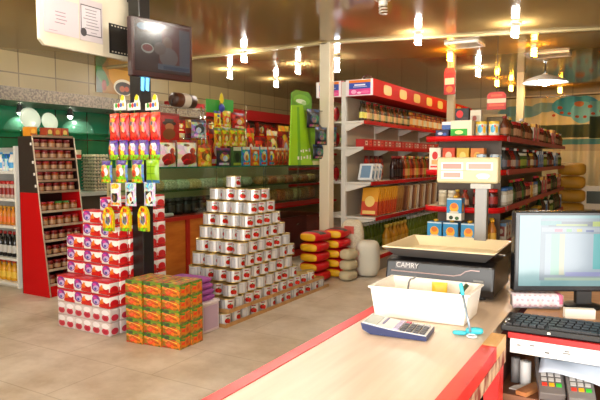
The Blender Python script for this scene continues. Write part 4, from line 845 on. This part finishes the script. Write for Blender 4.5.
bz_=[box_tree('side_packet',.09,.085,h,PM('sidepk'+str(i),c,[('r',2.5,.5,.35,.3,d_),('r',.5,.5,.35,.3,d_),('e',.5,.5,.2,.15,c),('e',2.5,.5,.2,.15,c),('r',.5,.9,.5,.1,e_)],.4)) for i,(h,c,d_,e_) in enumerate(((.2,'A8261C','D8C8B0','E8B040'),(.17,'C88A1E','E8D890','8A2A14'),(.19,'2A5A8A','C8D0D8','D8D8D0'),(.15,'B8B0A0','7A2A1E','5A7A9A')))]
for si,(z,nm) in enumerate(((1.70,'top'),(1.41,'second'),(1.09,'third'),(.785,'fourth'))):
    for i in range(34):
        q=(i//3*7+si*3+i//11)%10
        kd,tr=('bottle',ps[si][(i*5+i//3+si)%3]) if q<5 else ('jar',jz[(i//3+si)%4]) if q<8 else ('packet',bz_[(i//3+si)%4])
        put(tr,(-1.055+random.uniform(-.008,.003),5.42+.126*i,z+.001),0,f'{kd} on the {nm} side shelf of the end-cap gondola, {nth(i)} from its rounded end',kd,f'goods on the {nm} side shelf')
wb=bottle_tree('spray_bottle',.04,.26,M('D8D0C0',.4),M('C8C8C8',.4),M('E0D8C8',.4)); put(wb,(-1.16,6.9,1.701),0,'tall white spray bottle among the bottles on the top side shelf','bottle')
gp_=bag_tree('produce_bag',.2,.2,.1,M('8AA82A',.4)); obm=bag_tree('produce_bag',.2,.22,.1,M('C86A28',.5))
for i in range(6): put(gp_ if i==2 else obm,(-1.2,7.2+.4*i,1.701),R(70),f'{"green" if i==2 else "orange"} bag in the rear row of the top side shelf, {nth(i)} from the spray bottle','bag','bags on the top side shelf')
# yellow sacks beyond
ysm=M('B8861E',.6)
for i in range(7):
    m=MB(); m.pillow(.40,.36,.205,ysm,n=(12,8,4),e=3.5); tag(obj('yellow_sack',m,None,(-.93+random.uniform(-.02,.02),10.05,i*.209),random.uniform(-.1,.1)),f'yellow sack beyond the end-cap gondola, {nth(i)} up the pile','sack','yellow sacks in a pile')

# ================================================================== FAR CURTAIN / BANNER
cy=14.2; a=at(496,200,Y=cy).x; b_=at(612,200,Y=cy).x
cur=PM('curtain_print','CFC79E',[('e',.2,.75,.2,.12,'6E9AA0'),('e',.42,.82,.12,.09,'7AA0A4'),('e',.1,.6,.1,.08,'84A49C'),('e',.3,.55,.1,.06,'D8CCA8'),('e',.68,.82,.2,.2,'4AA0BC'),('e',.74,.7,.1,.2,'7AC0CC'),('r',.9,.7,.1,.2,'7AB8BC'),('r',.7,.36,.4,.12,'3A4A3A'),('r',.9,.42,.1,.2,'32402E'),('r',.8,.16,.3,.05,'4A8A8A'),('r',.8,.05,.3,.06,'B8AA88')]+
 [('e',.5+.065*i,.66+.05*math.sin(i*1.3),.016,.025,'B84A28') for i in range(8)]+[('e',.71,.86,.04,.05,'C87A50'),('e',.55,.8,.02,.03,'B8583A'),('e',.8,.8,.02,.03,'B8583A')],.5)
m=MB(); n=60; L=b_-a
for i in range(n+1):
    u=i/n; yy=.05*math.sin(u*46)+.02*math.sin(u*91)
    for z in (0.05,2.9): m.pt(a+u*L,yy,z)
for i in range(n):
    m.face([2*i,2*i+2,2*i+3,2*i+1],cur,[(i/n,-1.4),((i+1)/n,-1.4),((i+1)/n,1),(i/n,1)],True)
o=obj('curtain',m,None,(0,cy,0)); sm=o.modifiers.new('thick','SOLIDIFY'); sm.thickness=.004
cu=tag(o,'pleated curtain with blue and red floral print across the far aisle end','curtain'); obj('rail',MB().tube([(a,0,2.92),(b_,0,2.92)],.015,STEEL,8),cu)
p=at(594,200,Y=12.5); sg=thing('framed_poster','pale framed poster stand with dark picture at the far aisle end','poster',(p.x,12.5,0.0))
obj('frame',MB().box(-.22,.22,-.02,.02,.55,1.0,M('C8C2B0',.5)),sg); obj('picture',MB().box(-.13,.13,-.024,-.0205,.66,.9,M('2A3428',.4)),sg); obj('post',MB().box(-.03,.03,-.015,.015,0.002,.549,GREY),sg)

# ================================================================== CEILING LAMPS, VENTS, SIGNS
def bulb_tree(col,st):
    em=M(col,.3,0,st); m=MB(); pts=[(.022*math.cos(t),.022*math.sin(t),-.13+.085*t/(2*PI*3)) for t in [2*PI*3*k/30 for k in range(31)]]
    m.tube(pts,.0085,em,5); s=MB(); s.lathe([(.028,-.045),(.03,-.03),(.03,0)],10,M('D8D4C8',.4)); c=MB(); c.lathe([(.045,-.004),(.05,0.0)],12,M('B8A888',.4))
    return ('ceiling_bulb',None,[mk('spiral_tube',m),mk('socket',s),mk('ceiling_plate',c)])
wbt=bulb_tree('FFF9EE',190); ybt=bulb_tree('FFB428',110)
whites=[(230,75,'over the orange cabinet'),(244,58,'over the orange cabinet, nearer the shop front'),(276,84,'deepest over the wall shelving'),(298,70,'above the lime stand'),(418,40,'nearest over the aisle'),(515,32,'over the end-cap gondola'),(478,73,'far over the aisle')]
for px,py,l in whites:
    p=at(px,py,Z=2.95); put(wbt,(p.x,p.y,ZC-.001),0,f'white ceiling bulb {l}','lamp','white ceiling bulbs',scale=(1.35,1.35,1.2))
for px,py,l in [(450,57,'over the middle of the aisle'),(534,52,'beside the vent over the end-cap gondola'),(497,83,'far end, over the aisle side'),(511,88,'farthest, beside the tan post'),(560,90,'before the floral curtain')]:
    p=at(px,py,Z=2.95); put(ybt,(p.x,p.y,ZC-.001),0,f'amber ceiling bulb {l}','lamp','amber ceiling bulbs',scale=(1.35,1.35,1.2))
for x,y,l in ((-.75,.75,'over the near end of the shop counter'),(-1.3,1.7,'over the aisle beside the white bin'),(-2.2,4.0,'over the aisle before the rice bags'),(-3.8,2.5,'over the open floor before the tissue stack'),(-6.4,2.8,'over the white shelf unit'),(-2.5,3.4,'over the open floor before the crates'),(-4.9,2.2,'over the open floor before the white shelf unit'),(-5.6,5.3,'over the jar display')):  # unseen bulbs added to brighten the counter and the open floor
    put(wbt,(x,y,ZC-.001),0,f'white ceiling bulb {l}','lamp','white ceiling bulbs',scale=(1.5,1.5,1.4))
p=at(383,11,Z=2.95); off=bulb_tree('C8C0B0',0); put(off,(p.x,p.y,ZC-.001),0,'unlit white ceiling bulb nearest the counter','lamp',scale=(1.5,1.5,1))
p=at(337,66,Z=2.9); o=thing('tube_lamp','white vertical tube lamp on the ceiling behind the slim pillar','lamp',(p.x,p.y,ZC-.001)); k=MB()
for x in (-.022,.022): k.tube([(x,0,-.04),(x,0,-.24)],.017,M('F2FAFF',.3,0,50),8)
obj('tubes',k,o); k=MB(); k.lathe([(.05,-.04),(.05,0)],12,OFFW); obj('socket',k,o)
p=at(545,78,Z=2.88); o=thing('pendant_lamp','white dome pendant lamp over the end of the aisle','lamp',(p.x,p.y,ZC-.001))
k=MB(); k.lathe([(.36,-.245),(.3,-.19),(.16,-.14),(.05,-.11),(.03,-.09)],24,M('F0EEE6',.4),cap=False); obj('lamp_shade',k,o); k=MB(); k.tube([(0,0,0),(0,0,-.1)],.012,DARK,6); obj('stem',k,o)
k=MB(); k.lathe([(.02,-.30),(.1,-.27),(.12,-.22),(.04,-.15)],14,M('F4FBFF',.3,0,28)); obj('bulb',k,o)
for px,py,s_,l in ((465,45,.22,'grey ceiling vent beside the amber bulb over the aisle'),(551,55,.26,'slatted ceiling vent over the end-cap gondola')):
    p=at(px,py,Z=ZC-.02); o=thing('ceiling_vent',l,'vent',(p.x,p.y,ZC-.001)); m=MB(); 
    for a,b_,c,d_ in ((-s_,s_,-.2,-.17),(-s_,s_,.17,.2),(-s_,-s_+.03,-.17,.17),(s_-.03,s_,-.17,.17)): m.box(a,b_,c,d_,-.03,0,OFFW)
    obj('frame',m,o); m=MB()
    for i in range(6): m.box(-s_+.03,s_-.03,-.15+.055*i,-.12+.055*i,-.022,-.008,M('B8B0A0',.5))
    obj('slats',m,o)
def sign(px0,px1,y0,y1,Y,mat,label):
    a,b_,t=at(px0,y1,Y=Y),at(px1,y1,Y=Y),at((px0+px1)/2,y0,Y=Y); w_=b_.x-a.x; h=t.z-a.z; o=thing('hanging_sign',label,'sign',((a.x+b_.x)/2,Y,a.z))
    pts=[(-w_/2,0),(w_/2,0),(w_/2,h*.8),(w_/2*.7,h),(-w_/2*.7,h),(-w_/2,h*.8)]
    obj('panel',MB().prism(pts,-.012,.012,mat,X=Matrix.Rotation(PI/2,4,'X')),o); obj('cord',MB().tube([(0,0,h),(0,0,ZC-a.z-.002)],.004,DARK,5),o)
sign(444,455,68,95,8.4,PM('sign_a','A01C18',[('r',.5,.5,.42,.12,'C8B8A8'),('e',.5,.2,.3,.12,'C86A2A'),('r',.5,.8,.3,.05,'7A1410')],.4),'tall red hanging sign over the aisle')
sign(487,506,92,110,7.5,PM('sign_b','B02A1C',[('r',.5,.5,.5,.12,'C8B898'),('r',.5,.25,.4,.06,'D85A38'),('r',.5,.8,.3,.06,'C85A3A')],.4),'red hanging sign with pale band over the wooden frame')

# ================================================================== COUNTER
CX0,CX1,CYN,CYF,CZ=-.772,-.312,.35,2.62,1.0
lam=noisemat('counter_laminate','CDB7A2','DECAB6',(30,2.2,30),.33,6,lo=.3,hi=.7)
ct=thing('shop_counter','wood-topped shop counter with red painted edges','counter',(0,0,0))
obj('counter_top',MB().box(CX0+.036,CX1-.04,CYN,CYF,.965,CZ,lam),ct)
redp=noisemat('red_paint','C8201C','D8302A',(20,20,20),.35); worn=noisemat('worn_edge','7A2A1C','C8A888',(14,30,14),.6,lo=.42,hi=.6)
obj('aisle_edge',MB().box(CX0,CX0+.0355,CYN,CYF,.93,CZ+.002,redp),ct)
obj('cashier_edge',MB().box(CX1-.0395,CX1,CYN,1.575,.965,CZ+.002,redp),ct)
obj('cashier_edge_face',MB().box(CX1-.0395,CX1+.0005,CYN,1.70,.925,.9645,worn),ct)
obj('edge_end',MB().box(CX1-.0395,CX1,1.576,1.70,.965,CZ+.003,noisemat('bare_wood','C89A5E','D8B078',(30,4,30),.5)),ct)
obj('post',MB().box(CX1-.045,CX1-.005,1.635,1.70,0,.924,redp),ct)
obj('aisle_panel',MB().box(CX0+.005,CX0+.03,CYN,CYF,0,.929,M('B03024',.5)),ct)
obj('end_panel',MB().box(CX0+.031,CX1-.046,CYF-.03,CYF,0,.964,M('8A3A2A',.5)),ct)
obj('inner_shelf',MB().box(CX0+.031,CX1-.05,CYN,CYF-.031,.66,.69,M('5A3A28',.5)),ct)
for i,(x,y,c,h,l) in enumerate(((-.42,1.42,'C8B020',.13,'yellow pouch under the counter'),(-.40,1.36,'2A9AA0',.09,'teal pouch under the counter'),(-.41,1.53,'6A4A9A',.2,'purple pouch under the counter'),(-.44,1.60,'C8C0C8',.19,'pale pouch under the counter by the red post'))):
    tag(obj('stored_pouch',MB().bag(.09,h,.04,M(c,.4)),None,(x,y,.691),R(75)),l,'pouch')
# cashier desk
dk_=thing('cashier_desk','cashier desk with red top edge and white drawer front','desk',(0,0,0))
DX0,DX1,DY0,DY1=-.31,1.3,1.72,2.75
obj('desk_top',MB().box(DX0,DX1,DY0+.012,DY1,.985,1.0,noisemat('desk_wood','A87C54','BC9068',(4,30,30),.4)),dk_)
obj('front_edge',MB().box(DX0,DX1,DY0-.002,DY0+.0118,.990,1.006,M('B02020',.35)),dk_)
dr=obj('drawer_front',MB().box(DX0+.006,DX1,DY0,DY0+.014,.948,.989,M('E4E2E0',.35)),dk_)
m=MB()
for x,w_,z,c in ((-.28,.010,.972,'707070'),(-.28,.008,.962,'B8B8B8'),(-.245,.012,.976,'707070'),(-.245,.01,.964,'B0A8A8'),(-.205,.012,.962,'3A3A3A'),(-.155,.012,.974,'6A6A6A'),(-.155,.02,.968,'787878'),(-.12,.01,.97,'A8A0A0'),(-.1,.01,.965,'A8A8A8')):
    hh=.002 if w_>.002 else .02; m.box(x-w_/2,x+w_/2,DY0-.001,DY0-.0001,z-hh,z+hh,M(c,.5))
obj('lettering',m,dr); obj('divider',MB().box(-.181,-.1795,DY0-.001,DY0-.0001,.948,.989,M('8A8A8A',.5)),dr)
obj('side_panel',MB().box(-.352,-.340,DY0+.016,DY1-.2,0,.92,M('4A2A20',.5)),dk_); obj('far_panel',MB().box(DX0+.015,DX1,DY1-.02,DY1,0,.984,M('3A2A24',.5)),dk_)
obj('drawer_box',MB().box(DX0+.02,DX1,DY0+.0145,DY0+.45,.949,.956,M('2A2020',.5)),dk_)
SH=.815; obj('lower_shelf',MB().box(-.339,DX1,DY0+.02,DY1-.021,SH-.02,SH,noisemat('brown_board','6A4028','7E5034',(4,30,30),.5)),dk_)
# receipt rolls
def roll(px,Y,mat,r,h,label):
    p=at(px,370,Y=Y); m=MB(); m.lathe([(r*.3,h-.001),(r*.3,0.0),(r,0),(r,h),(r*.3,h)],20,mat,cap=False); o=tag(obj('paper_roll',m,None,(p.x,Y,SH+.001)),label,'paper roll','paper rolls under the desk')
    k=MB(); k.lathe([(r*.29,.001),(r*.29,h-.004)],12,M('6A5A4A',.6)); obj('core',k,o)
roll(515.5,1.85,M('7E7A7A',.5),.0135,.075,'grey paper roll on the shelf under the desk'); roll(525.5,1.84,M('E8E8E8',.5),.0165,.072,'white paper roll on the shelf under the desk')
m=MB(); m.prism([(-.03,-.02),(.025,-.025),(.03,.015),(0,.03),(-.02,.01)],0,.003,M('D8D4D0',.6)); tag(obj('paper_scrap',m,None,(-.285,1.80,SH+.001)),'torn white paper scrap beside the paper rolls','paper')
card_b=MB().box(-.035,.035,-.09,.09,0,.012,noisemat('card_flat','A86A3A','B87A48',(20,20,20),.7)); tag(obj('cardboard_piece',card_b,None,(-.243,1.83+.02,SH+.001),R(-12)) if False else obj('cardboard_piece',card_b,None,(-.262,1.865-.02+.0,SH+.001),R(-6)) if False else obj('cardboard_piece',MB().box(-.016,.016,-.05,.05,0,.012,noisemat('card_flat2','A86A3A','B87A48',(20,20,20),.7)),None,(-.258,1.79,SH+.001),R(-20)),'brown cardboard piece between the rolls and the card terminal','cardboard')
def terminal(px,label,sc,body):
    p=at(px,390,Y=1.80); o=thing('card_terminal',label,'card terminal',(p.x,1.815,SH+.0415),0,'card terminals under the desk',rot=(R(30),0,R(14)))
    b_=MB(); b_.prism([(-.035,-.08),(.035,-.08),(.036,.06),(.03,.075),(-.03,.075),(-.036,.06)],0,.03,body); obj('casing',b_,o,bevel=.003)
    obj('screen',MB().box(-.027,.027,.015,.05,.0302,.0312,M(sc,.15)),o)
    obj('printer_cover',MB().box(-.026,.026,.055,.072,.0302,.036,M('7A7A78',.4)),o)
    cols=['B8B8B4']*9+['C83A2A','D8A81E','3AA83A']
    for r_ in range(4):
        for c_ in range(3):
            k=M('C83A2A' if r_==3 and c_==0 else 'E0A020' if r_==3 and c_==1 else '3AB83A' if r_==3 else 'B8B4B0',.4)
            obj('key',MB().box(-.026+.019*c_,-.012+.019*c_,-.0-.018*r_,.01-.018*r_,.0302,.034,k),o)
terminal(548,'grey card terminal with green key beside the cardboard piece','1E2426',M('6A6462',.4)); terminal(577,'grey card terminal with dark screen, farther from the paper rolls','20262A',M('74706E',.4))
m=MB(); n=14
for i in range(n+1):
    x=.21*i/n
    for j in range(5): m.pt(x,.012*j+.004*math.sin(i*.9+j),-.042+.011*j+(.010*math.sin(PI*i/n*1.4+.4) if j<3 else 0))
for i in range(n):
    for j in range(4): m.face([i*5+j,(i+1)*5+j,(i+1)*5+j+1,i*5+j+1],M('B4BECC',.6),None,True)
o=tag(obj('hanging_paper',m,None,(at(539,365,Y=1.77).x,1.765,.925)),'crumpled pale blue paper hanging below the drawer over the card terminals','paper'); o.modifiers.new('t','SOLIDIFY').thickness=.0012

# keyboard
kbd=thing('keyboard','black computer keyboard on the cashier desk','keyboard',(-.353,1.765,1.007),R(0))
kr=Matrix.Rotation(R(3),4,'Z')
m=MB(); m.box(.0,.46,-.045,.115,.0,.018,M('121214',.35)); kc=obj('case',m,kbd,(.02,0,0),R(2),bevel=.004)
km=M('1C1C20',.3); 
for r_ in range(5):
    n=20; off=.006*r_
    for c_ in range(n):
        if r_==0 and 5<=c_<=10: 
            if c_>5: continue
            obj('key',MB().box(.02+.0215*5,.02+.0215*11-.004,-.036,-.02,.0182,.0235,km),kbd,(.02,0,0),R(2)); continue
        x=.012+off*.6+.0215*c_
        obj('key',MB().box(x,x+.0172,-.036+.0275*r_,-.0155+.0275*r_,.0182,.0235,km),kbd,(.02,0,0),R(2))
m=MB(); m.box(.125,.133,-.0455,-.0452,.006,.012,WHITE); obj('lettering',m,kbd,(.02,0,0),R(2))
for i,(px,py) in enumerate(((414,0),(0,0))): pass
# monitor
mo=thing('monitor','black computer monitor showing a table program on the cashier desk','monitor',(-.358,2.047,1.0),YAW-R(1))
MW=.46; m=MB(); m.box(0,MW,-.012,.03,.056,.328,M('101216',.25)); obj('casing',m,mo,bevel=.005)
sc=PM('desktop_picture','84B0B0',[('r',.08,.5,.09,.5,'98C0C0'),('r',.62,.52,.46,.44,'8C9CA4'),('r',.42,.88,.2,.035,'6E7880'),('r',.24,.89,.08,.03,'6AA09E'),('r',.40,.865,.12,.012,'A8B870'),('r',.78,.88,.22,.035,'B0C062'),('r',.62,.8,.45,.03,'A4AEB4'),('r',.3,.79,.03,.02,'C87A8A'),('r',.38,.79,.02,.02,'7AB87A'),('r',.46,.79,.02,.02,'C8C05A'),('r',.54,.78,.03,.015,'5A6A9A'),('r',.72,.8,.03,.02,'B85A9A'),
   ('r',.62,.45,.42,.29,'A2B2BC'),('r',.28,.45,.035,.29,'8EC0A8'),('r',.33,.45,.02,.29,'C0BE9A'),('r',.62,.49,.05,.25,'52B4B4'),('r',.6,.17,.24,.03,'8E94C0'),('r',.85,.45,.03,.29,'A0C0A8'),('r',.6,.1,.4,.02,'A8C0A8')],.13,emit=.5)
obj('screen',MB().box(.014,MW-.014,-.0135,-.0122,.076,.315,sc),mo)
m=MB(); m.box(.29,.34,-.013,-.0122,.060,.069,M('D8D8D8',.4)); obj('brand_strip',m,mo) if False else obj('badge',m,mo) 
m=MB(); m.box(.215,.265,-.004,.018,.004,.0555,BLACK); m.lathe([(.062,.001),(.058,.008),(.03,.014)],24,BLACK,c=(.24,.01,0)); obj('stand',m,mo)
# white paper box under the monitor
wbx=MB().box(-.045,.045,-.012,.012,0,.03,WHITE); p=at(578,318,Z=1.0); tag(obj('paper_box',wbx,None,(p.x,p.y-.02,1.008) if False else (at(579,318,Z=1.0).x,at(579,318,Z=1.0).y,1.0005),R(20)),'small white paper block on the desk behind the keyboard','paper block')
# lace cloth over a small box
lc=thing('cash_box','small grey box under the lace cloth beside the monitor','box',(-.292,2.085,1.0005),R(24)); obj('body',MB().box(-.075,.075,-.025,.03,0,.040,M('8A8488',.5)),lc,bevel=.004); obj('lid',MB().box(-.076,.076,-.026,.031,.0401,.043,M('A49CA0',.5)),lc)
lace=PM('lace_print','D8CCD4',[('e',.05+.1*i+(.05 if j%2 else 0),.1+.24*j,.026,.05,'BFA2B2') for i in range(10) for j in range(4)]+[('r',.95,.6,.04,.4,'C86A8A'),('r',.5,.04,.5,.02,'B898A8')],.8)
m=MB(); nx=22; prof=[(-.036,.002),(-.034,.018),(-.032,.034),(-.029,.0455),(0,.047),(.03,.0465)]
for i in range(nx+1):
    x=-.082+.165*i/nx
    for j,(y,z) in enumerate(prof): m.pt(x,y-.004*math.sin(i*1.3)*(1 if j<3 else 0),z+((.010*(i/nx)**2*abs(math.sin(i*.5))+.005*abs(math.sin(i*.75))) if j==0 else 0))
for i in range(nx):
    for j in range(len(prof)-1): m.face([i*6+j,(i+1)*6+j,(i+1)*6+j+1,i*6+j+1],lace,[(i/nx,j/5),((i+1)/nx,j/5),((i+1)/nx,(j+1)/5),(i/nx,(j+1)/5)],True)
o=tag(obj('lace_cloth',m,None,(-.292,2.085,1.002),R(24)),'white and pink lace cloth draped beneath the monitor','cloth'); o.modifiers.new('t','SOLIDIFY').thickness=.001

# ================================================================== WEIGHING SCALE
sc_=thing('weighing_scale','black electronic weighing scale with steel pan on the shop counter','scale',(-.628,2.19,1.001),R(1.5))
blk_=M('1A1819',.3); 
m=MB(); T=Matrix(((0,0,1,0),(1,0,0,0),(0,1,0,0),(0,0,0,1)))
m.prism([(-.125,.012),(.19,.012),(.19,.125),(-.06,.132),(-.115,.122),(-.135,.04)],-.20,.20,blk_,X=T); obj('body',m,sc_,bevel=.008)
obj('label_plate',MB().box(-.16,-.08,-.0012,0,.0,.026,M('5A5658',.4),X=Matrix.Translation((0,-.1262,.092))@Matrix.Rotation(R(-14),4,'X')),sc_)
fc=bpy.data.curves.new('scale_text','FONT'); fc.body='CAMRY'; fc.size=.026; fc.extrude=.0006; fc.materials.append(M('C8C4C0',.4)); tmp=bpy.data.objects.new('tmp_text',fc); C.objects.link(tmp)
bpy.context.view_layer.update(); dg=bpy.context.evaluated_depsgraph_get(); me=bpy.data.meshes.new_from_object(tmp.evaluated_get(dg)); bpy.data.objects.remove(tmp)
lo=bpy.data.objects.new('lettering',me); C.objects.link(lo); lo.parent=sc_; lo.matrix_local=Matrix.Translation((-.158,-.1275,.097))@Matrix.Rotation(R(76),4,'X')
m=MB(); m.tube([(-.175,-.1285,.082),(.06,-.1285,.082),(.085,-.127,.088),(.10,-.1235,.10),(.12,-.122,.106),(.15,-.122,.106)],.0025,M('C0A8A8',.3),6); obj('stripe',m,sc_)
m=MB(); m.box(.13,.165,-.1315,-.130,.068,.075,GREY); obj('model_mark',m,sc_)
for x in (-.15,.15):
    for y in (-.09,.16): 
        k=MB(); k.lathe([(.02,0.0012),(.018,.0119)],10,DARK,c=(x,y,0)); obj('foot',k,sc_)
# pan: wide shallow tray
m=MB(); A_=[(-.165,-.145),(.165,-.145),(.165,.145),(-.165,.145)]; O_=[(-.205,-.195),(.205,-.195),(.205,.19),(-.205,.19)]
pcol=M('E6D6B0',.35,.3); pout=M('7A7672',.3,.7)
for pts,z in ((A_,.135),(O_,.172),(O_,.176),([(x*.96,y*.96) for x,y in O_],.176),([(x*.98,y*.98) for x,y in A_],.140)):
    for x,y in pts: m.pt(x,y,z)
b0=0
for L_ in range(4):
    for i in range(4):
        j=(i+1)%4; m.face([L_*4+i,L_*4+j,(L_+1)*4+j,(L_+1)*4+i],pcol if L_ else pout)
m.face([3,2,1,0],pout); m.face([16,17,18,19],pcol); obj('pan',m,sc_,(0,.04,0),bevel=.004)
m=MB(); m.box(-.08,.08,-.06,.1,.1255,.1345,DARK); obj('pan_support',m,sc_)
m=MB(); m.box(.055,.105,.215,.25,.02,.385,M('6E6A64',.35,.3)); m.box(.045,.075,.19,.25,.012,.03,blk_); obj('pole',m,sc_,bevel=.003)
m=MB(); m.box(.04,.12,.205,.26,.383,.403,M('9A968C',.4)); obj('pole_collar',m,sc_)
hm_=PM('scale_face','B4A67E',[('r',.5,.94,.5,.06,'A89A72'),('r',.25,.68,.19,.17,'DCD4C4'),('r',.25,.68,.165,.12,'B86A5C'),('r',.72,.68,.22,.17,'DCD4C4'),('r',.72,.68,.19,.12,'B87A6A'),('r',.25,.28,.19,.17,'DCD4C4'),('r',.25,.28,.15,.11,'B87868'),('e',.78,.25,.15,.18,'A8A078'),('e',.78,.25,.12,.13,'D8D0A8'),('r',.78,.18,.08,.06,'F0ECE0'),('r',.5,.48,.08,.02,'8A8468')],.4)
m=MB(); m.box(-.10,.148,.20,.262,.404,.51,hm_); obj('display_head',m,sc_,bevel=.008)
m=MB(); m.box(-.094,.142,.1985,.1998,.412,.502,hm_) ; obj('display_face',m,sc_)

# ================================================================== WHITE BIN, CALCULATOR, CLIP, CUP
bn=thing('white_bin','white rectangular plastic bin on the counter before the scale','bin',(0,0,0)); wpl=M('EDE8DE',.3)
bl_,br_,tr_,tl_=(-.718,1.705),(-.440,1.728),(-.440,1.89),(-.718,1.885)
def ring(s,z,dx=0): 
    cx,cy_=-.577,1.802; return [(cx+(x-cx)*s,cy_+(y-cy_)*s,z) for x,y in (bl_,br_,tr_,tl_)]
m=MB()
for r_ in (ring(1.0,1.001),ring(1.09,1.093),ring(1.14,1.093),ring(1.14,1.0995),ring(1.06,1.0995),ring(.96,1.005)):
    for p in r_: m.pt(*p)
for L_ in range(5):
    for i in range(4): j=(i+1)%4; m.face([L_*4+i,L_*4+j,(L_+1)*4+j,(L_+1)*4+i],wpl)
m.face([3,2,1,0],wpl); m.face([20,21,22,23],wpl); obj('tub',m,bn,bevel=.006)
# contents of the bin
tag(obj('hook_cable',MB().tube([(-.66,1.83,1.0065),(-.655,1.845,1.09),(-.65,1.847,1.102),(-.64,1.847,1.104),(-.632,1.847,1.112)],.003,M('6A6A6A',.4),6)),'grey hooked cable end standing in the white bin','cable')
tag(obj('yellow_packet',MB().bag(.05,.095,.02,M('D8B020',.4)),None,(-.55,1.845,1.0065),R(10)),'small yellow packet standing in the white bin','packet')
tag(obj('marker_pen',MB().tube([(-.49,1.78,1.014),(-.475,1.85,1.085),(-.465,1.862,1.10)],.007,M('3A4A30',.4),8)),'dark green marker leaning in the white bin','pen')
# calculator
ca=thing('calculator','blue and white desk calculator leaning against the white bin','calculator',(0,0,0))
P0,P1,P2,P3=Vector((-.690,1.628,1.0)),Vector((-.596,1.508,1.0)),Vector((-.475,1.535,1.0)),Vector((-.500,1.655,1.0))
cal=Vector((-.694,1.60,0)); 
ex=(Vector((-.483,1.53,0))-Vector((-.60,1.505,0))); exl=Vector((.9,.08,0)).normalized()
# local frame: x along the length towards the keys, y towards the bin
cb_=Matrix.Translation((-.595,1.572,1.0015))@Matrix.Rotation(R(6),4,'Z')
ca.matrix_world=cb_
navy=M('202A58',.4); lt_=M('E4E4E6',.4)
Tc=Matrix(((1,0,0,0),(0,0,1,0),(0,1,0,0),(0,0,0,1)))
obj('casing',MB().prism([(-.085,.012),(-.06,0),(.10,0),(.10,.012),(.0,.018),(-.09,.03)][::-1],-.055,.055,navy,X=Tc),ca)
Tf=lambda x0,z0,x1,z1: None
def slope(x): return .0185+(.0125-.0185)*(x/.10) if x>0 else .0185+(.0305-.0185)*(-x/.09)
m=MB()
def slab(m,x0,x1,y0,y1,h0,h1,mat):
    b=len(m.v)
    for h in (h0,h1):
        for x,y in ((x0,y0),(x1,y0),(x1,y1),(x0,y1)): m.pt(x,y,slope(x)+h)
    for q in ((3,2,1,0),(4,5,6,7),(0,1,5,4),(1,2,6,5),(2,3,7,6),(3,0,4,7)): m.face([b+i for i in q],mat)
slab(m,.0,.098,-.052,.052,.0,.002,lt_); slab(m,-.088,-.0005,-.052,.052,.0,.002,lt_); obj('face_plate',m,ca)
m=MB(); slab(m,-.083,-.045,-.045,.045,.0022,.0035,M('9AA49A',.15)); obj('display',m,ca)
m=MB(); slab(m,-.036,-.030,-.02,.045,.0022,.0032,M('5A5A8A',.4)); obj('brand_band',m,ca) if False else obj('solar_strip',m,ca)
for c_ in range(5):
    for r_ in range(5):
        x0=.004+.0185*c_; y0=-.048+.0195*r_; m=MB(); k=M('B0A8C8',.4) if c_==0 else M('C8506A',.4) if (c_==1 and r_==4) else M('3A3A44',.4) if r_<4 else M('B8B8BC',.4)
        slab(m,x0,x0+.014,y0,y0+.014,.0022,.006,k); obj('key',m,ca)
# turquoise swatter clip
tq=thing('turquoise_whisk','turquoise handled stick with clear ring leaning on the white bin','utensil',(0,0,0)); tqm=M('3AB8C8',.35)
a_=Vector((-.398,1.640,1.012)); b_=Vector((-.443,1.695,1.136))
obj('rod',MB().tube([a_,a_.lerp(b_,.75)],.0035,M('8A9AA8',.3,.5),8),tq); obj('tip',MB().tube([a_.lerp(b_,.76),b_,b_.lerp(a_,-.02)],[.0055,.0065,.003],tqm,8),tq)
m=MB(); m.pillow(.05,.022,.02,tqm,n=(10,6,4),e=3); obj('clip',m,tq,(-.392,1.66,1.002),R(25)); m=MB(); m.pillow(.04,.02,.012,tqm,n=(8,6,4),e=3); obj('clip_wing',m,tq,(-.428,1.638,1.0015),R(15))
m=MB(); m.tube([(-.392+.013*math.cos(t),1.632+.013*math.sin(t),1.0045) for t in [2*PI*k/20 for k in range(21)]],.003,M('D8E0E4',.1),6,cap=False); obj('ring',m,tq)
# white cup with green wrap beside the scale
cp=thing('plastic_cup','small white cup with green wrapper beside the scale','cup',(-.79+.06,2.40,1.0005)) if False else thing('plastic_cup','small white cup with green wrapper behind the scale body','cup',(-.735,2.53,1.0005))
k=MB(); k.lathe([(.03,0),(.04,.085),(.037,.085),(.028,.003)],16,M('D8DCD4',.4)); obj('cup',k,cp); k=MB(); k.bag(.05,.07,.02,M('2A6A30',.4)); obj('wrapper',k,cp,(.0,0,.03))

# ================================================================== LIGHT
def area(name,loc,rot,sx,sy,power,col):
    l=bpy.data.lights.new(name,'AREA'); l.shape='RECTANGLE'; l.size=sx; l.size_y=sy; l.energy=power; l.color=col
    o=bpy.data.objects.new(name,l); C.objects.link(o); o.location=loc; o.rotation_euler=rot; return o
area('assumed_window_daylight',(-.5,YF+.01,1.58),(R(90),0,R(180)) if False else (R(-90),0,R(180)),4.0,2.2,170,(1,.96,.9))  # area lamp standing in for daylight through the assumed front window
area('assumed_door_daylight',(XR-.01,-.9,1.15),(0,R(90),0),2.1,2.2,110,(1,.97,.93))  # area lamp added at the assumed door for side light and screen glare
w=bpy.data.worlds.new('world'); bpy.context.scene.world=w; w.use_nodes=True; w.node_tree.nodes['Background'].inputs[0].default_value=(.75,.85,1,1); w.node_tree.nodes['Background'].inputs[1].default_value=1.0
s=bpy.context.scene; s.view_settings.view_transform='Standard'; s.view_settings.look='None'; s.view_settings.exposure=0.85; s.view_settings.gamma=1
s.cycles.use_denoising=True; s.cycles.max_bounces=6; s.cycles.transparent_max_bounces=12; s.cycles.sample_clamp_indirect=6; s.cycles.caustics_reflective=False; s.cycles.caustics_refractive=False
